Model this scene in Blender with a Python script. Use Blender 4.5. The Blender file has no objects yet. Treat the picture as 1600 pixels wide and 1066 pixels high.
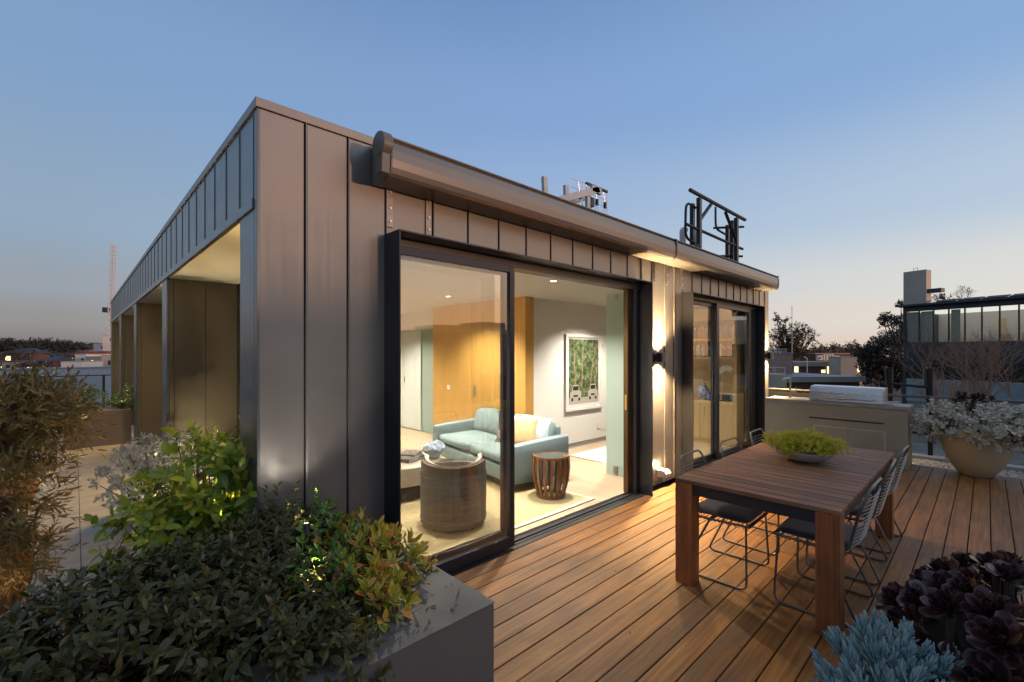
import bpy, math, random
import numpy as np
from mathutils import Vector, Matrix
R = math.radians
random.seed(7); RNG = np.random.default_rng(11)
S = bpy.context.scene
COL = S.collection

# ---------------------------------------------------------------- camera
CAM = Vector((-.7456, -2.86, 1.66))
cd = bpy.data.cameras.new('camera'); cam = bpy.data.objects.new('camera', cd); COL.objects.link(cam)
cam.location = CAM
cam.rotation_euler = (R(90), 0, math.atan2(.7216, .6924) - R(90))
cd.sensor_width = 36; cd.lens = 712/1600*36; cd.shift_y = 17/1600
cd.clip_start = .05; cd.clip_end = 3000
S.camera = cam

# ---------------------------------------------------------------- world (dusk sky, sun just gone on the right)
SUN_AZ = R(-76)      # world azimuth of the set sun, behind and right of the camera
w = bpy.data.worlds.new('World'); S.world = w; w.use_nodes = True
nt = w.node_tree; nt.nodes.clear()
def N(t, k, **kw):
    n = t.nodes.new(k)
    for a, b in kw.items(): setattr(n, a, b)
    return n
out = N(nt, 'ShaderNodeOutputWorld'); bg = N(nt, 'ShaderNodeBackground')
sky = N(nt, 'ShaderNodeTexSky'); sky.sky_type = 'NISHITA'; sky.sun_disc = False
sky.sun_elevation = R(2.0); sky.sun_rotation = R(90) - SUN_AZ
sky.air_density = 1.0; sky.dust_density = .6; sky.ozone_density = 2.0; sky.altitude = 50
L = nt.links.new
def s2l(c): return tuple(((v/255)/12.92 if v/255 <= .04045 else ((v/255+.055)/1.055)**2.4) for v in c)
tc = N(nt, 'ShaderNodeTexCoord'); nv = N(nt, 'ShaderNodeVectorMath', operation='NORMALIZE'); L(tc.outputs['Generated'], nv.inputs[0])
sx = N(nt, 'ShaderNodeSeparateXYZ'); L(nv.outputs[0], sx.inputs[0])
el = N(nt, 'ShaderNodeMath', operation='ARCSINE'); L(sx.outputs[2], el.inputs[0])
elr = N(nt, 'ShaderNodeMapRange'); elr.inputs[1].default_value = 0; elr.inputs[2].default_value = R(90); L(el.outputs[0], elr.inputs[0])
cx = N(nt, 'ShaderNodeCombineXYZ'); L(sx.outputs[0], cx.inputs[0]); L(sx.outputs[1], cx.inputs[1])
nx = N(nt, 'ShaderNodeVectorMath', operation='NORMALIZE'); L(cx.outputs[0], nx.inputs[0])
dt = N(nt, 'ShaderNodeVectorMath', operation='DOT_PRODUCT'); L(nx.outputs[0], dt.inputs[0]); GLOW_AZ = R(-40); dt.inputs[1].default_value = (math.cos(GLOW_AZ), math.sin(GLOW_AZ), 0)
def ramp(stops, k=1):
    r = N(nt, 'ShaderNodeValToRGB'); e = r.color_ramp.elements; r.color_ramp.interpolation = 'EASE'
    while len(e) < len(stops): e.new(.5)
    for q, (d, c) in zip(e, stops): q.position = d/90; q.color = (*[v*k for v in s2l(c)], 1)
    L(elr.outputs[0], r.inputs[0]); return r.outputs[0]
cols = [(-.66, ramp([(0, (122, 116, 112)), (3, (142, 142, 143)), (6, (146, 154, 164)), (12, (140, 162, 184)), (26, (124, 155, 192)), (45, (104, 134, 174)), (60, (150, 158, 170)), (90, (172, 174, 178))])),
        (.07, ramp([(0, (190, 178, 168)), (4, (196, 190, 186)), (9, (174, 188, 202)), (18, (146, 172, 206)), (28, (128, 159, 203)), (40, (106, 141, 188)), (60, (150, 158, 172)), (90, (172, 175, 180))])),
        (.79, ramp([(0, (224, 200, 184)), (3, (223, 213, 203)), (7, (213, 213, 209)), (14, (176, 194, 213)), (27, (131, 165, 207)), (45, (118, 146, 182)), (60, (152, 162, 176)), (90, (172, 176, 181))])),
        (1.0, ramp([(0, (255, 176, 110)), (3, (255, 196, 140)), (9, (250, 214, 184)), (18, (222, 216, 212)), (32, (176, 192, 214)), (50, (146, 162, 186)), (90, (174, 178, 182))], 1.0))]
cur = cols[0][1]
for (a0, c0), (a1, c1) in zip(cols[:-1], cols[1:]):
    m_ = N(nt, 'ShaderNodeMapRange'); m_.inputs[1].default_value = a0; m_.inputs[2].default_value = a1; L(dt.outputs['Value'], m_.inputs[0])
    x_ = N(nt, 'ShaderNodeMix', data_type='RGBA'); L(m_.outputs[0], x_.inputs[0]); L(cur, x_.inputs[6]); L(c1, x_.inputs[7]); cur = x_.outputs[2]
nm = N(nt, 'ShaderNodeVectorMath', operation='SCALE'); L(sky.outputs[0], nm.inputs[0]); nm.inputs['Scale'].default_value = .1
g_ = N(nt, 'ShaderNodeMapRange'); g_.inputs[1].default_value = .8; g_.inputs[2].default_value = 1.0; g_.inputs[3].default_value = 1.14; g_.inputs[4].default_value = 1.85; L(dt.outputs['Value'], g_.inputs[0])
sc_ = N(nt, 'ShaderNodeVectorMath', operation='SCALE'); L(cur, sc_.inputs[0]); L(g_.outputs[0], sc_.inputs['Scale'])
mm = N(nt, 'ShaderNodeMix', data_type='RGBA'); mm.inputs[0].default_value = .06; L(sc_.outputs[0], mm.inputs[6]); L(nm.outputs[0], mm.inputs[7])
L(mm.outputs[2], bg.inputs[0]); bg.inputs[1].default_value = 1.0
L(bg.outputs[0], out.inputs[0])

# ---------------------------------------------------------------- sun lamp (last glow) and exposure
sl = bpy.data.lights.new('sun', 'SUN'); so = bpy.data.objects.new('sun', sl); COL.objects.link(so)
sl.energy = 2.0; sl.angle = R(2); sl.color = (1, .55, .32)
sd = Vector((math.cos(SUN_AZ)*math.cos(R(2)), math.sin(SUN_AZ)*math.cos(R(2)), math.sin(R(2))))
so.rotation_euler = sd.to_track_quat('Z', 'Y').to_euler()
S.view_settings.view_transform = 'Standard'; S.view_settings.look = 'None'
S.view_settings.exposure = 0; S.view_settings.gamma = 1
S.render.engine = 'CYCLES'
S.cycles.max_bounces = 7; S.cycles.diffuse_bounces = 4; S.cycles.glossy_bounces = 4
S.cycles.transparent_max_bounces = 12; S.cycles.sample_clamp_indirect = 4

# ================================================================ materials
MATS = {}
def mat(name, col, rough=.6, metal=0, var=0, vs=3., bump=0, bs=40., stretch=None, spec=.5, col2=None, sheen=0,
        trans=0, coat=0, emit=None, es=0, detail=4, rvar=0):
    """principled material; var mixes col to col2 over object-space noise, bump adds fine relief"""
    m = bpy.data.materials.new(name); m.use_nodes = True; t = m.node_tree
    b = t.nodes['Principled BSDF']; L = t.links.new
    b.inputs['Base Color'].default_value = (*col, 1); b.inputs['Roughness'].default_value = rough
    b.inputs['Metallic'].default_value = metal; b.inputs['Specular IOR Level'].default_value = spec
    if coat: b.inputs['Coat Weight'].default_value = coat; b.inputs['Coat Roughness'].default_value = .15
    if sheen: b.inputs['Sheen Weight'].default_value = sheen
    if emit: b.inputs['Emission Color'].default_value = (*emit, 1); b.inputs['Emission Strength'].default_value = es
    if var or bump or rvar:
        tc = N(t, 'ShaderNodeTexCoord'); mp = N(t, 'ShaderNodeMapping')
        if stretch: mp.inputs['Scale'].default_value = stretch
        L(tc.outputs['Object'], mp.inputs[0])
    if var or rvar:
        no = N(t, 'ShaderNodeTexNoise'); no.inputs['Scale'].default_value = vs; no.inputs['Detail'].default_value = detail
        L(mp.outputs[0], no.inputs['Vector'])
    if var:
        cr = N(t, 'ShaderNodeMapRange'); cr.inputs[1].default_value = .3; cr.inputs[2].default_value = .7
        cr.inputs[3].default_value = 0; cr.inputs[4].default_value = var
        L(no.outputs[0], cr.inputs[0])
        mx = N(t, 'ShaderNodeMix', data_type='RGBA')
        mx.inputs[6].default_value = (*col, 1); mx.inputs[7].default_value = (*(col2 or tuple(c*.5 for c in col)), 1)
        L(cr.outputs[0], mx.inputs[0]); L(mx.outputs[2], b.inputs['Base Color'])
    if rvar:
        rr = N(t, 'ShaderNodeMapRange'); rr.inputs[3].default_value = rough-rvar; rr.inputs[4].default_value = rough+rvar
        L(no.outputs[0], rr.inputs[0]); L(rr.outputs[0], b.inputs['Roughness'])
    if bump:
        nb = N(t, 'ShaderNodeTexNoise'); nb.inputs['Scale'].default_value = bs; nb.inputs['Detail'].default_value = 3
        L(mp.outputs[0], nb.inputs['Vector'])
        bu = N(t, 'ShaderNodeBump'); bu.inputs['Strength'].default_value = bump; bu.inputs['Distance'].default_value = .01
        L(nb.outputs[0], bu.inputs['Height']); L(bu.outputs[0], b.inputs['Normal'])
    MATS[name] = m
    return m

def clad_mat(name, col, rough):
    """pre-weathered zinc: satin, oil-canning waves, brushed vertical streaks and faint smears"""
    m = mat(name, col, rough, metal=.6); t = m.node_tree; b = t.nodes['Principled BSDF']; L = t.links.new
    tc = N(t, 'ShaderNodeTexCoord')
    def noise(sc, scale, det=3):
        mp = N(t, 'ShaderNodeMapping'); mp.inputs['Scale'].default_value = sc; L(tc.outputs['Object'], mp.inputs[0])
        n = N(t, 'ShaderNodeTexNoise'); n.inputs['Scale'].default_value = scale; n.inputs['Detail'].default_value = det
        L(mp.outputs[0], n.inputs['Vector']); return n.outputs[0]
    big = noise((1, 1, .5), 1.1, 1); st = noise((45, 45, .6), 1.3, 2); sm = noise((1, 1, 1.6), 3.2, 5)
    m1 = N(t, 'ShaderNodeMath', operation='MULTIPLY'); L(st, m1.inputs[0]); L(sm, m1.inputs[1])
    mr = N(t, 'ShaderNodeMapRange'); mr.inputs[1].default_value = .12; mr.inputs[2].default_value = .42
    mr.inputs[3].default_value = rough-.04; mr.inputs[4].default_value = rough+.07
    L(m1.outputs[0], mr.inputs[0]); L(mr.outputs[0], b.inputs['Roughness'])
    mx = N(t, 'ShaderNodeMix', data_type='RGBA'); mx.inputs[6].default_value = (*[c*.9 for c in col], 1)
    mx.inputs[7].default_value = (*[c*1.08 for c in col], 1); b.inputs['Coat Weight'].default_value = .22; b.inputs['Coat Roughness'].default_value = .22
    L(sm, mx.inputs[0]); L(mx.outputs[2], b.inputs['Base Color'])
    bu = N(t, 'ShaderNodeBump'); bu.inputs['Strength'].default_value = .35; bu.inputs['Distance'].default_value = .035
    L(big, bu.inputs['Height'])
    b2 = N(t, 'ShaderNodeBump'); b2.inputs['Strength'].default_value = .06; b2.inputs['Distance'].default_value = .004
    L(st, b2.inputs['Height']); L(bu.outputs[0], b2.inputs['Normal']); L(b2.outputs[0], b.inputs['Normal'])
    return m

def wood_mat(name, a, b_, rough, along='X', grain=1., bump=.25, coat=0, patch=None):
    """long grain along one axis, per-board tint from the 'tint' attribute, optional weathered patches"""
    m = mat(name, a, rough, coat=coat); t = m.node_tree; b = t.nodes['Principled BSDF']; L = t.links.new
    tc = N(t, 'ShaderNodeTexCoord'); mp = N(t, 'ShaderNodeMapping')
    sc = {'X': (1.2, 26, 26), 'Y': (26, 1.2, 26), 'Z': (26, 26, 1.2)}[along]
    mp.inputs['Scale'].default_value = [s*grain for s in sc]; L(tc.outputs['Object'], mp.inputs[0])
    at = N(t, 'ShaderNodeAttribute', attribute_name='tint')
    va = N(t, 'ShaderNodeVectorMath', operation='ADD'); ms = N(t, 'ShaderNodeVectorMath', operation='SCALE')
    L(at.outputs['Color'], ms.inputs[0]); ms.inputs['Scale'].default_value = 37.
    L(mp.outputs[0], va.inputs[0]); L(ms.outputs[0], va.inputs[1])
    n1 = N(t, 'ShaderNodeTexNoise'); n1.inputs['Scale'].default_value = 1.6; n1.inputs['Detail'].default_value = 6
    n1.inputs['Distortion'].default_value = .5; L(va.outputs[0], n1.inputs['Vector'])
    cr = N(t, 'ShaderNodeMapRange'); cr.inputs[1].default_value = .3; cr.inputs[2].default_value = .72
    L(n1.outputs[0], cr.inputs[0])
    mx = N(t, 'ShaderNodeMix', data_type='RGBA'); mx.inputs[6].default_value = (*a, 1); mx.inputs[7].default_value = (*b_, 1)
    L(cr.outputs[0], mx.inputs[0])
    hsv = N(t, 'ShaderNodeHueSaturation'); mv = N(t, 'ShaderNodeMapRange'); mv.inputs[3].default_value = .78; mv.inputs[4].default_value = 1.22
    sp = N(t, 'ShaderNodeSeparateColor'); L(at.outputs['Color'], sp.inputs[0]); L(sp.outputs[0], mv.inputs[0])
    L(mv.outputs[0], hsv.inputs['Value']); L(mx.outputs[2], hsv.inputs['Color'])
    last = hsv.outputs[0]
    if patch:
        np_ = N(t, 'ShaderNodeTexNoise'); np_.inputs['Scale'].default_value = 2.2; np_.inputs['Detail'].default_value = 7
        np_.inputs['Roughness'].default_value = .65
        m3 = N(t, 'ShaderNodeMapping'); m3.inputs['Scale'].default_value = (.8, 2.0, 1); L(tc.outputs['Object'], m3.inputs[0])
        v3 = N(t, 'ShaderNodeVectorMath', operation='ADD'); L(m3.outputs[0], v3.inputs[0]); L(ms.outputs[0], v3.inputs[1])
        L(v3.outputs[0], np_.inputs['Vector'])
        r3 = N(t, 'ShaderNodeMapRange'); r3.inputs[1].default_value = .45; r3.inputs[2].default_value = .72; r3.inputs[4].default_value = .75
        L(np_.outputs[0], r3.inputs[0])
        m4 = N(t, 'ShaderNodeMix', data_type='RGBA'); m4.inputs[7].default_value = (*patch, 1)
        L(r3.outputs[0], m4.inputs[0]); L(last, m4.inputs[6]); last = m4.outputs[2]
        r5 = N(t, 'ShaderNodeMapRange'); r5.inputs[3].default_value = rough-.12; r5.inputs[4].default_value = rough+.2
        L(np_.outputs[0], r5.inputs[0]); L(r5.outputs[0], b.inputs['Roughness'])
    L(last, b.inputs['Base Color'])
    bu = N(t, 'ShaderNodeBump'); bu.inputs['Strength'].default_value = bump; bu.inputs['Distance'].default_value = .003
    L(n1.outputs[0], bu.inputs['Height']); L(bu.outputs[0], b.inputs['Normal'])
    return m

def glass_mat(name, tint=(1, 1, 1), ior=1.9, rough=0.0, frost=0):
    m = bpy.data.materials.new(name); m.use_nodes = True; t = m.node_tree; t.nodes.clear(); L = t.links.new
    o = N(t, 'ShaderNodeOutputMaterial'); mx = N(t, 'ShaderNodeMixShader'); fr = N(t, 'ShaderNodeFresnel'); fr.inputs[0].default_value = ior
    tr = N(t, 'ShaderNodeBsdfTransparent'); tr.inputs[0].default_value = (*tint, 1)
    gl = N(t, 'ShaderNodeBsdfGlossy'); gl.inputs['Roughness'].default_value = rough
    L(fr.outputs[0], mx.inputs[0]); L(tr.outputs[0], mx.inputs[1]); L(gl.outputs[0], mx.inputs[2])
    last = mx.outputs[0]
    if frost:
        df = N(t, 'ShaderNodeBsdfTranslucent'); df.inputs[0].default_value = (*tint, 1)
        d2 = N(t, 'ShaderNodeBsdfDiffuse'); d2.inputs[0].default_value = (*tint, 1)
        ma = N(t, 'ShaderNodeMixShader'); ma.inputs[0].default_value = .5; L(df.outputs[0], ma.inputs[1]); L(d2.outputs[0], ma.inputs[2])
        m2 = N(t, 'ShaderNodeMixShader'); m2.inputs[0].default_value = frost; L(last, m2.inputs[1]); L(ma.outputs[0], m2.inputs[2]); last = m2.outputs[0]
    L(last, o.inputs[0]); MATS[name] = m; return m

def leaf_mat(name, c1, c2, rough=.4, mid=None, edge=None, tip=None, trans=.35, spec=.5, rare=None, rare_amt=.0):
    """leaf: colour between c1 and c2 by per-leaf tint.r, midrib/edge colour by uv, tip colour by tint.b"""
    m = bpy.data.materials.new(name); m.use_nodes = True; t = m.node_tree; b = t.nodes['Principled BSDF']; L = t.links.new
    at = N(t, 'ShaderNodeAttribute', attribute_name='tint'); sp = N(t, 'ShaderNodeSeparateColor'); L(at.outputs['Color'], sp.inputs[0])
    def mixc(fac, a, bcol):
        x = N(t, 'ShaderNodeMix', data_type='RGBA')
        L(fac, x.inputs[0])
        if isinstance(a, tuple): x.inputs[6].default_value = (*a, 1)
        else: L(a, x.inputs[6])
        if isinstance(bcol, tuple): x.inputs[7].default_value = (*bcol, 1)
        else: L(bcol, x.inputs[7])
        return x.outputs[2]
    c = mixc(sp.outputs[0], c1, c2)
    if rare:
        g = N(t, 'ShaderNodeMath', operation='GREATER_THAN'); L(sp.outputs[1], g.inputs[0]); g.inputs[1].default_value = 1-rare_amt
        c = mixc(g.outputs[0], c, rare)
    if tip: c = mixc(sp.outputs[2], c, tip)
    if mid or edge:
        uv = N(t, 'ShaderNodeUVMap'); su = N(t, 'ShaderNodeSeparateXYZ'); L(uv.outputs[0], su.inputs[0])
        a = N(t, 'ShaderNodeMath', operation='SUBTRACT'); L(su.outputs[0], a.inputs[0]); a.inputs[1].default_value = .5
        ab = N(t, 'ShaderNodeMath', operation='ABSOLUTE'); L(a.outputs[0], ab.inputs[0])
        if mid:
            r = N(t, 'ShaderNodeMapRange'); r.inputs[1].default_value = .02; r.inputs[2].default_value = .07; r.inputs[3].default_value = .8; r.inputs[4].default_value = 0
            L(ab.outputs[0], r.inputs[0]); c = mixc(r.outputs[0], c, mid)
        if edge:
            r = N(t, 'ShaderNodeMapRange'); r.inputs[1].default_value = .26; r.inputs[2].default_value = .42; r.inputs[3].default_value = 0; r.inputs[4].default_value = .9
            L(ab.outputs[0], r.inputs[0]); c = mixc(r.outputs[0], c, edge)
    L(c, b.inputs['Base Color']); b.inputs['Roughness'].default_value = rough; b.inputs['Specular IOR Level'].default_value = spec
    if trans:
        tb = N(t, 'ShaderNodeBsdfTranslucent'); L(c, tb.inputs[0]); ms = N(t, 'ShaderNodeMixShader'); ms.inputs[0].default_value = trans
        o = t.nodes['Material Output']; L(b.outputs[0], ms.inputs[1]); L(tb.outputs[0], ms.inputs[2]); L(ms.outputs[0], o.inputs[0])
    MATS[name] = m; return m

def brick_mat(name, a, b_, mortar, scale=1.0, bw=.24, bh=.076, rough=.85):
    m = mat(name, a, rough); t = m.node_tree; b = t.nodes['Principled BSDF']; L = t.links.new
    tc = N(t, 'ShaderNodeTexCoord'); se = N(t, 'ShaderNodeSeparateXYZ'); L(tc.outputs['Object'], se.inputs[0])
    ad = N(t, 'ShaderNodeMath', operation='ADD'); L(se.outputs[0], ad.inputs[0]); L(se.outputs[1], ad.inputs[1])
    cb = N(t, 'ShaderNodeCombineXYZ'); L(ad.outputs[0], cb.inputs[0]); L(se.outputs[2], cb.inputs[1])
    br = N(t, 'ShaderNodeTexBrick'); br.inputs['Color1'].default_value = (*a, 1); br.inputs['Color2'].default_value = (*b_, 1)
    br.inputs['Mortar'].default_value = (*mortar, 1); br.inputs['Scale'].default_value = 1; br.inputs['Brick Width'].default_value = bw*scale
    br.inputs['Row Height'].default_value = bh*scale; br.inputs['Mortar Size'].default_value = .008*scale
    L(cb.outputs[0], br.inputs[0]); L(br.outputs[0], b.inputs['Base Color']); return m

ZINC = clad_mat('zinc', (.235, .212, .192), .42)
ZINC_RECESS_SHADE = clad_mat('zinc_recess_shade', (.125, .105, .08), .42)  # same zinc in a darker tone, recess shade put into the colour
DARK = mat('dark_frame', (.035, .036, .045), .32, metal=.5, rvar=.06, vs=6)
BLACKGAP = mat('shadow_gap', (.012, .012, .012), .8)
AWN = mat('awning_case', (.19, .17, .155), .33, metal=.5, var=.3, vs=1.5, stretch=(.3, 1, 1), rvar=.06)
AWNEND = mat('awning_plastic', (.13, .12, .105), .38)
GALV = mat('steel_plate', (.30, .26, .23), .4, metal=.8, var=.5, vs=20)
BOLT = mat('bolt', (.6, .58, .55), .3, metal=1)
DECK = wood_mat('deck_boards', (.33, .135, .028), (.14, .052, .011), .55, 'X', 1., .3, patch=(.105, .060, .032))
TBL = wood_mat('table_slats', (.30, .128, .055), (.11, .043, .02), .58, 'Y', .8, .25, patch=(.16, .088, .06))
LEG = wood_mat('table_leg', (.38, .115, .032), (.14, .04, .013), .45, 'Z', .7, .2, patch=(.13, .05, .022))
OAK = wood_mat('oak_panel', (.56, .32, .085), (.47, .25, .055), .38, 'Z', .7, .05)
OAK2 = wood_mat('pale_oak', (.58, .42, .20), (.50, .345, .15), .45, 'Z', .7, .05)
FLOOR = wood_mat('pale_boards', (.60, .46, .31), (.50, .37, .24), .38, 'Y', .3, .05)
BRONZE = mat('bronze_door', (.13, .075, .03), .38, metal=.6, var=.5, vs=8, stretch=(8, 8, .4))
WHITE = mat('white_paint', (.82, .79, .74), .6)
CEIL = mat('ceiling_paint', (.90, .89, .87), .7)
DOORW = mat('white_lacquer', (.74, .76, .70), .3)
GLASS = glass_mat('window_glass', (.97, .985, .97), 2.5)
GLASS2 = glass_mat('balustrade_glass', (.93, .96, .95), 1.45)
FROST = glass_mat('frosted_glass', (.76, .88, .80), 1.45, .2, .78)
PLANTER = mat('planter_render', (.150, .122, .104), .65, var=.6, vs=2.5, bump=.12, bs=130, col2=(.105, .086, .074), detail=8, rvar=.1)
PLANTCAP = mat('planter_cap', (.135, .12, .112), .55, var=.9, vs=3.3, bump=.15, bs=90, col2=(.09, .08, .074), detail=9, rvar=.12)
PLANTB = mat('planter_brown', (.17, .13, .10), .6, var=.3, vs=3)
SOIL = mat('soil', (.03, .021, .015), .95, bump=1, bs=60)
TILE = mat('tile_joint', (.05, .045, .04), .8)
SOFFIT = mat('soffit_board', (.74, .70, .62), .7)
LENS = mat('lamp_lens', (1, .9, .7), .5, emit=(1, .78, .5), es=14)
STEEL = mat('stainless', (.55, .54, .53), .28, metal=1, rvar=.06, vs=30, stretch=(1, .05, 1))
STEELM = mat('stainless_dull', (.5, .49, .47), .35, metal=1)
WIRE = mat('wire_frame', (.14, .13, .12), .42, metal=.6)
BLKM = mat('black_metal', (.018, .018, .02), .42, metal=.3)
CUSH = mat('seat_fabric', (.034, .031, .05), .9, sheen=.4, bump=.3, bs=300, var=.4, vs=10, col2=(.05, .042, .06))
COUNTER = mat('bbq_render', (.265, .245, .18), .6, var=.4, vs=2.2, bump=.08, bs=60, col2=(.22, .20, .15))
BENCH = mat('bbq_bench', (.27, .25, .22), .45, var=.5, vs=5, bump=.05, bs=90, col2=(.22, .21, .185))
TRIM = mat('cabinet_trim', (.62, .58, .46), .45, metal=.2)
TERRA = mat('sand_pot', (.52, .36, .17), .55, var=.9, vs=2, stretch=(5, 5, .5), col2=(.44, .36, .26), bump=.1, bs=30, detail=8)
TERRA2 = mat('terracotta', (.42, .19, .07), .7, var=.5, vs=5)
STONEB = mat('stone_bowl', (.42, .36, .33), .6, var=.8, vs=9, col2=(.26, .22, .21), bump=.3, bs=50)
ROOFM = mat('roof_sheet', (.16, .165, .18), .5, var=.3, vs=1)
GROUNDM = mat('ground_dark', (.05, .045, .035), .9, var=1, vs=.05, col2=(.025, .03, .018))
GRAVEL = mat('gravel_bed', (.40, .37, .34), .9, var=1, vs=60, col2=(.16, .14, .13), bump=1, bs=70)
PEB = mat('pebble', (.58, .54, .50), .7, var=.5, vs=30)
KERB = mat('kerb_stone', (.34, .34, .35), .7, var=.4, vs=8)
SOFAM = mat('sofa_fabric', (.19, .255, .255), .9, sheen=.15, bump=.25, bs=260, var=.3, vs=6, col2=(.17, .23, .235))
PILM = mat('pillow_blue', (.46, .55, .58), .9, sheen=.5, bump=.2, bs=200)
PILG = mat('pillow_gold', (.66, .45, .22), .45, sheen=.3, var=.3, vs=12)
PILP = mat('pillow_print', (.58, .52, .46), .9, var=1, vs=60, col2=(.16, .10, .09), detail=1)
SISAL = mat('sisal_rug', (.50, .40, .22), .95, var=.6, vs=140, col2=(.40, .31, .16), bump=.6, bs=220)
RUGEDGE = mat('rug_border', (.68, .60, .44), .9)
RUGW = mat('white_rug', (.80, .76, .68), .95, bump=.5, bs=120)
CREAM = mat('cream_upholstery', (.72, .64, .52), .85)
COFFEE = mat('coffee_table_timber', (.36, .30, .23), .45, var=.3, vs=10)
WALNUT = mat('walnut', (.20, .088, .034), .35, var=.6, vs=6, stretch=(8, 8, .5), coat=.3)
BEECH = mat('beech_leg', (.62, .36, .13), .4)
HYDR = leaf_mat('hydrangea_petal', (.50, .58, .75), (.68, .74, .84), .7, trans=.2)
def rattan():
    m = mat('woven_rattan', (.085, .062, .045), .55); t = m.node_tree; b = t.nodes['Principled BSDF']; L = t.links.new
    uv = N(t, 'ShaderNodeTexCoord')
    def band(sc, s):
        mp = N(t, 'ShaderNodeMapping'); mp.inputs['Scale'].default_value = sc; L(uv.outputs['UV'], mp.inputs[0])
        n = N(t, 'ShaderNodeTexNoise'); n.inputs['Scale'].default_value = s; n.inputs['Detail'].default_value = 2; L(mp.outputs[0], n.inputs['Vector']); return n.outputs[0]
    a = band((150, 1.2, 1), 1.3); c = band((1.5, 70, 1), 1.6)
    mx = N(t, 'ShaderNodeMath', operation='MAXIMUM'); L(a, mx.inputs[0]); L(c, mx.inputs[1])
    r = N(t, 'ShaderNodeMapRange'); r.inputs[1].default_value = .42; r.inputs[2].default_value = .86; L(mx.outputs[0], r.inputs[0])
    q = N(t, 'ShaderNodeMix', data_type='RGBA'); q.inputs[6].default_value = (.035, .032, .031, 1); q.inputs[7].default_value = (.135, .12, .105, 1)
    L(r.outputs[0], q.inputs[0]); L(q.outputs[2], b.inputs['Base Color'])
    bu = N(t, 'ShaderNodeBump'); bu.inputs['Strength'].default_value = .5; bu.inputs['Distance'].default_value = .004; L(mx.outputs[0], bu.inputs['Height']); L(bu.outputs[0], b.inputs['Normal'])
    return m
RATTAN = rattan()

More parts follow.
